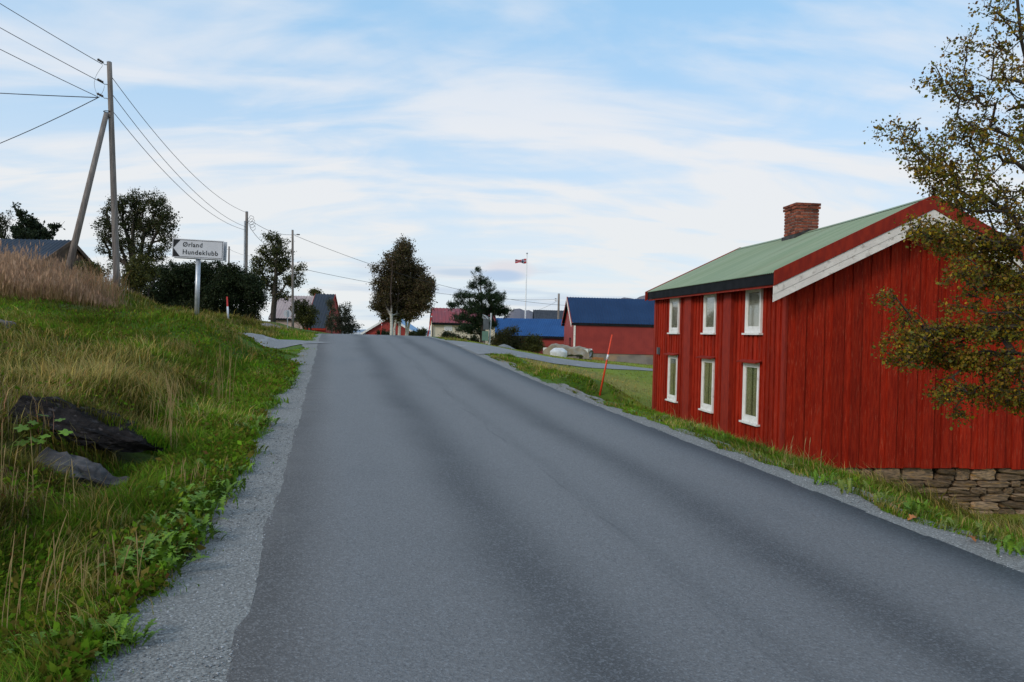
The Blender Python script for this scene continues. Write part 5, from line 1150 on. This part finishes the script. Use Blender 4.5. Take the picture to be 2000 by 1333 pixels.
# weeds with lobed leaves on the gravel edge
def lobed(L_, Wd_, lobes, bend, name):
    mb = MB(); n_ = lobes*2+2; top = []; rows = []
    for i in range(n_+1):
        t = i/n_; w_ = Wd_*math.sin(math.pi*min(1, t*.92+.06))**.8*(1 if i % 2 else .38)*(.6+.6*t); z_ = bend*L_*(math.sin(t*2.3)) ; x_ = L_*t*(1-.15*t)
        rows.append(((x_, w_, z_+w_*.25), (x_, 0, z_), (x_, -w_, z_+w_*.25)))
    for r_ in rows: mb.v += list(r_)
    for i in range(n_):
        for j in range(2): mb.f.append((i*3+j, i*3+j+1, i*3+j+4, i*3+j+3))
    return mb.mesh(name, True)
MT['weed'] = mat('weed_leaf', (.125, .225, .010), (.085, .16, .008), 12, .65, .3, 40, rand=.32, spec=.35)
MT['weedy'] = mat('yellow_weed_leaf', (.17, .20, .03), (.11, .15, .022), 12, .55, .3, 40, rand=.3)
LM = [lobed(1, .17, 6, .30, 'leaf'), lobed(1, .20, 5, .22, 'leaf'), lobed(1, .14, 7, .38, 'leaf')]
LM2 = [m_.copy() for m_ in LM]
for m_ in LM: m_.materials.append(MT['weed'])
for m_ in LM2: m_.materials.append(MT['weedy'])
def weed(label, xy, size, nl, meshes=LM, grp='broad-leaved weeds along the gravel edge', up=.5):
    b = ghit(*xy, 2, 60); root = empty('weed_plant', b-Vector((0, 0, .01)), label, 'weed', grp)
    for i in range(nl):
        o = bpy.data.objects.new('leaf', random.choice(meshes)); C.objects.link(o); o.parent = root
        s_ = size*random.uniform(.45, 1.1); o.scale = (s_, s_*random.uniform(.7, 1.15), s_); o.rotation_euler = (random.uniform(-.4, .4), -random.uniform(.05, up*1.6), random.uniform(0, 6.283)); o.location = (random.gauss(0, size*.42), random.gauss(0, size*.36), random.uniform(0, .06))
    return root
random.seed(31)
for lab, xy, s_, nl in (('low dark rosette of lobed leaves alone on the gravel edge', (232, 1272), .20, 26), ('big leafy weed spilling onto the gravel beside the straw stalks', (330, 1095), .26, 30), ('lobed weed clump just above the big leafy weed', (322, 1050), .26, 24), ('spreading bright weed on the gravel between two weed clumps', (385, 1012), .26, 28),
                        ('upright weed behind the spreading bright weed', (352, 985), .26, 22), ('small weed clump reaching over the gravel past the spreading weed', (425, 975), .22, 22), ('little dark rosette farthest out on the gravel edge', (452, 932), .18, 18), ('pale weed in the green strip beside the straw tuft', (410, 930), .22, 18),
                        ('broad pale leaves at the grass edge by the gravel bend', (488, 850), .22, 18), ('second patch of broad pale leaves at the gravel bend', (508, 832), .20, 18), ('small weed at the asphalt side of the gravel bend', (535, 800), .18, 14), ('tiny weed tuft on the gravel near the side road', (570, 752), .16, 12), ('bushy bright weed filling the gravel edge above the dark rosette', (300, 1130), .28, 26), ('tall leafy weed between big weed and spreading weed', (365, 1062), .28, 26), ('lush weed at the very foot of the bank grass', (60, 1310), .25, 22), ('lush weed half under the straw stalks by the gravel', (285, 1120), .22, 20)):
    weed(lab, (xy[0]-4, xy[1]), s_*.80, int(nl*2.7))
for k in range(14):
    Yk = 6.2+k*.95+random.uniform(-.3, .3); p_ = Vector((float(xc(Yk))+float(edgeL(np.array(Yk)))-random.uniform(-.05, .12), Yk, 0)); k_ = (p_-Vector((0, 0, EYE))); p_.z = g1(p_.x, Yk)
    v_ = np.array([p_.x, Yk, p_.z-EYE]); d_ = F/(v_ @ FW); weed('small leafy weed in the bright green strip along the left gravel edge', (1000+(v_ @ RT)*d_, 666.5-(v_ @ UP)*d_), random.uniform(.11, .19), 22, LM if k % 3 else LM2, 'small weeds along the left gravel edge')
for k in range(16):
    t = k/15; x_ = 1010+t*940; e_ = 745+(x_-1010)*.395; weed(('pale green coarse weed in the verge beside the lawn' if k < 5 else 'pale green coarse weed in the verge below the six windows' if k < 9 else 'pale green coarse weed in the verge before the boarded gable and stone base'), (x_+26, e_-16-random.uniform(2, 16)), random.uniform(.10, .18), 18, LM2 if k % 3 else LM, 'coarse weeds along the right verge', .9)
# sycamore sapling in front of the ledge
b = ghit(75, 905, 4, 20); sap = empty('sapling', b, 'young sapling with broad five-pointed leaves in front of the bedrock ledge', 'sapling')
MB().tube([(0, 0, -.05), (.02, 0, .2), (.06, -.02, .42)], [.008, .006, .004], 6).build('stem', MT['bark'], sap)
mb = MB(); pts = []
for i in range(20):
    a = -2.6+5.2*i/19; r_ = (.5+.5*abs(math.cos(a*2.5/1.0)))*(.8 if abs(a) > 1.6 else 1); pts.append((math.cos(a)*r_+.3, math.sin(a)*r_, .06*r_*math.sin(a*5)))
mb.v = [(0, 0, 0), (.35, 0, .05)]+pts; mb.f = [(1, 2+i, 3+i) for i in range(19)]+[(0, 1, 21), (0, 2, 1)]
sm_ = mb.mesh('leaf'); sm_.materials.append(MT['weed'])
for k in range(11):
    o = bpy.data.objects.new('leaf', sm_); C.objects.link(o); o.parent = sap; s_ = random.uniform(.05, .085); o.scale = (s_,)*3
    o.location = (random.uniform(-.22, .28), random.uniform(-.15, .12), random.uniform(.2, .48)); o.rotation_euler = (random.uniform(-.5, .5), random.uniform(-.2, .6), random.uniform(-3, 3))
# fallen leaves
MT['fall'] = mat('orange_leaf', (.50, .17, .05), (.38, .14, .05), 20, .7)
for k, (x_, y_, lab) in enumerate(((1773, 1021, 'orange fallen leaf lying on the gravel beside the road'), (1905, 1064, 'orange fallen leaf at the grass edge beyond the other leaf'))):
    b = ghit(x_, y_, 3, 30); o = link('fallen_leaf', lobed(.11, .045, 2, .2, 'fallen_leaf'), MT['fall']); o.location = b+Vector((0, 0, .02)); o.rotation_euler = (.2, -.1, k*1.3+.4); tag(o, lab, 'leaf', 'fallen leaves')
# loose chippings on the shoulders
n = 11000; Y = np.exp(rng.uniform(math.log(2.6), math.log(22), n)); lf = rng.random(n) < .72; e = np.where(lf, edgeL(Y)-.05, edgeR(Y)+.05); a_ = np.where(lf, -HW+.02, HW-.02); u = a_+(e-a_)*rng.random(n); X = xc(Y)+u; Z = zr(Y)+.008-.02*np.maximum(0, np.abs(u)-3.35)
s = (.0025+.0065*rng.random(n)**3.0)*(1+Y*.03); d = rng.normal(size=(n, 6, 3))*.12+np.array([(1, 0, 0), (-1, 0, 0), (0, 1, 0), (0, -1, 0), (0, 0, .8), (0, 0, -.6)])
V = np.stack([X, Y, Z], 1)[:, None]+d*s[:, None, None]; o8 = np.array([(0, 2, 4), (2, 1, 4), (1, 3, 4), (3, 0, 4), (2, 0, 5), (1, 2, 5), (3, 1, 5), (0, 3, 5)])
Fa = (np.arange(n)[:, None, None]*6+o8[None]).reshape(-1, 3); g_ = (.16+.30*rng.random((n, 1))**1.5)*np.array([1, 1, 1.02])
o = link('gravel_chips', npmesh('gravel_chips', V.reshape(-1, 3), Fa, np.repeat(g_, 6, axis=0)), mat('chips', (0, 0, 0), None, 5, .9, attr='Col')); tag(o, 'loose grey stone chippings on both road shoulders', 'gravel', kind='stuff')
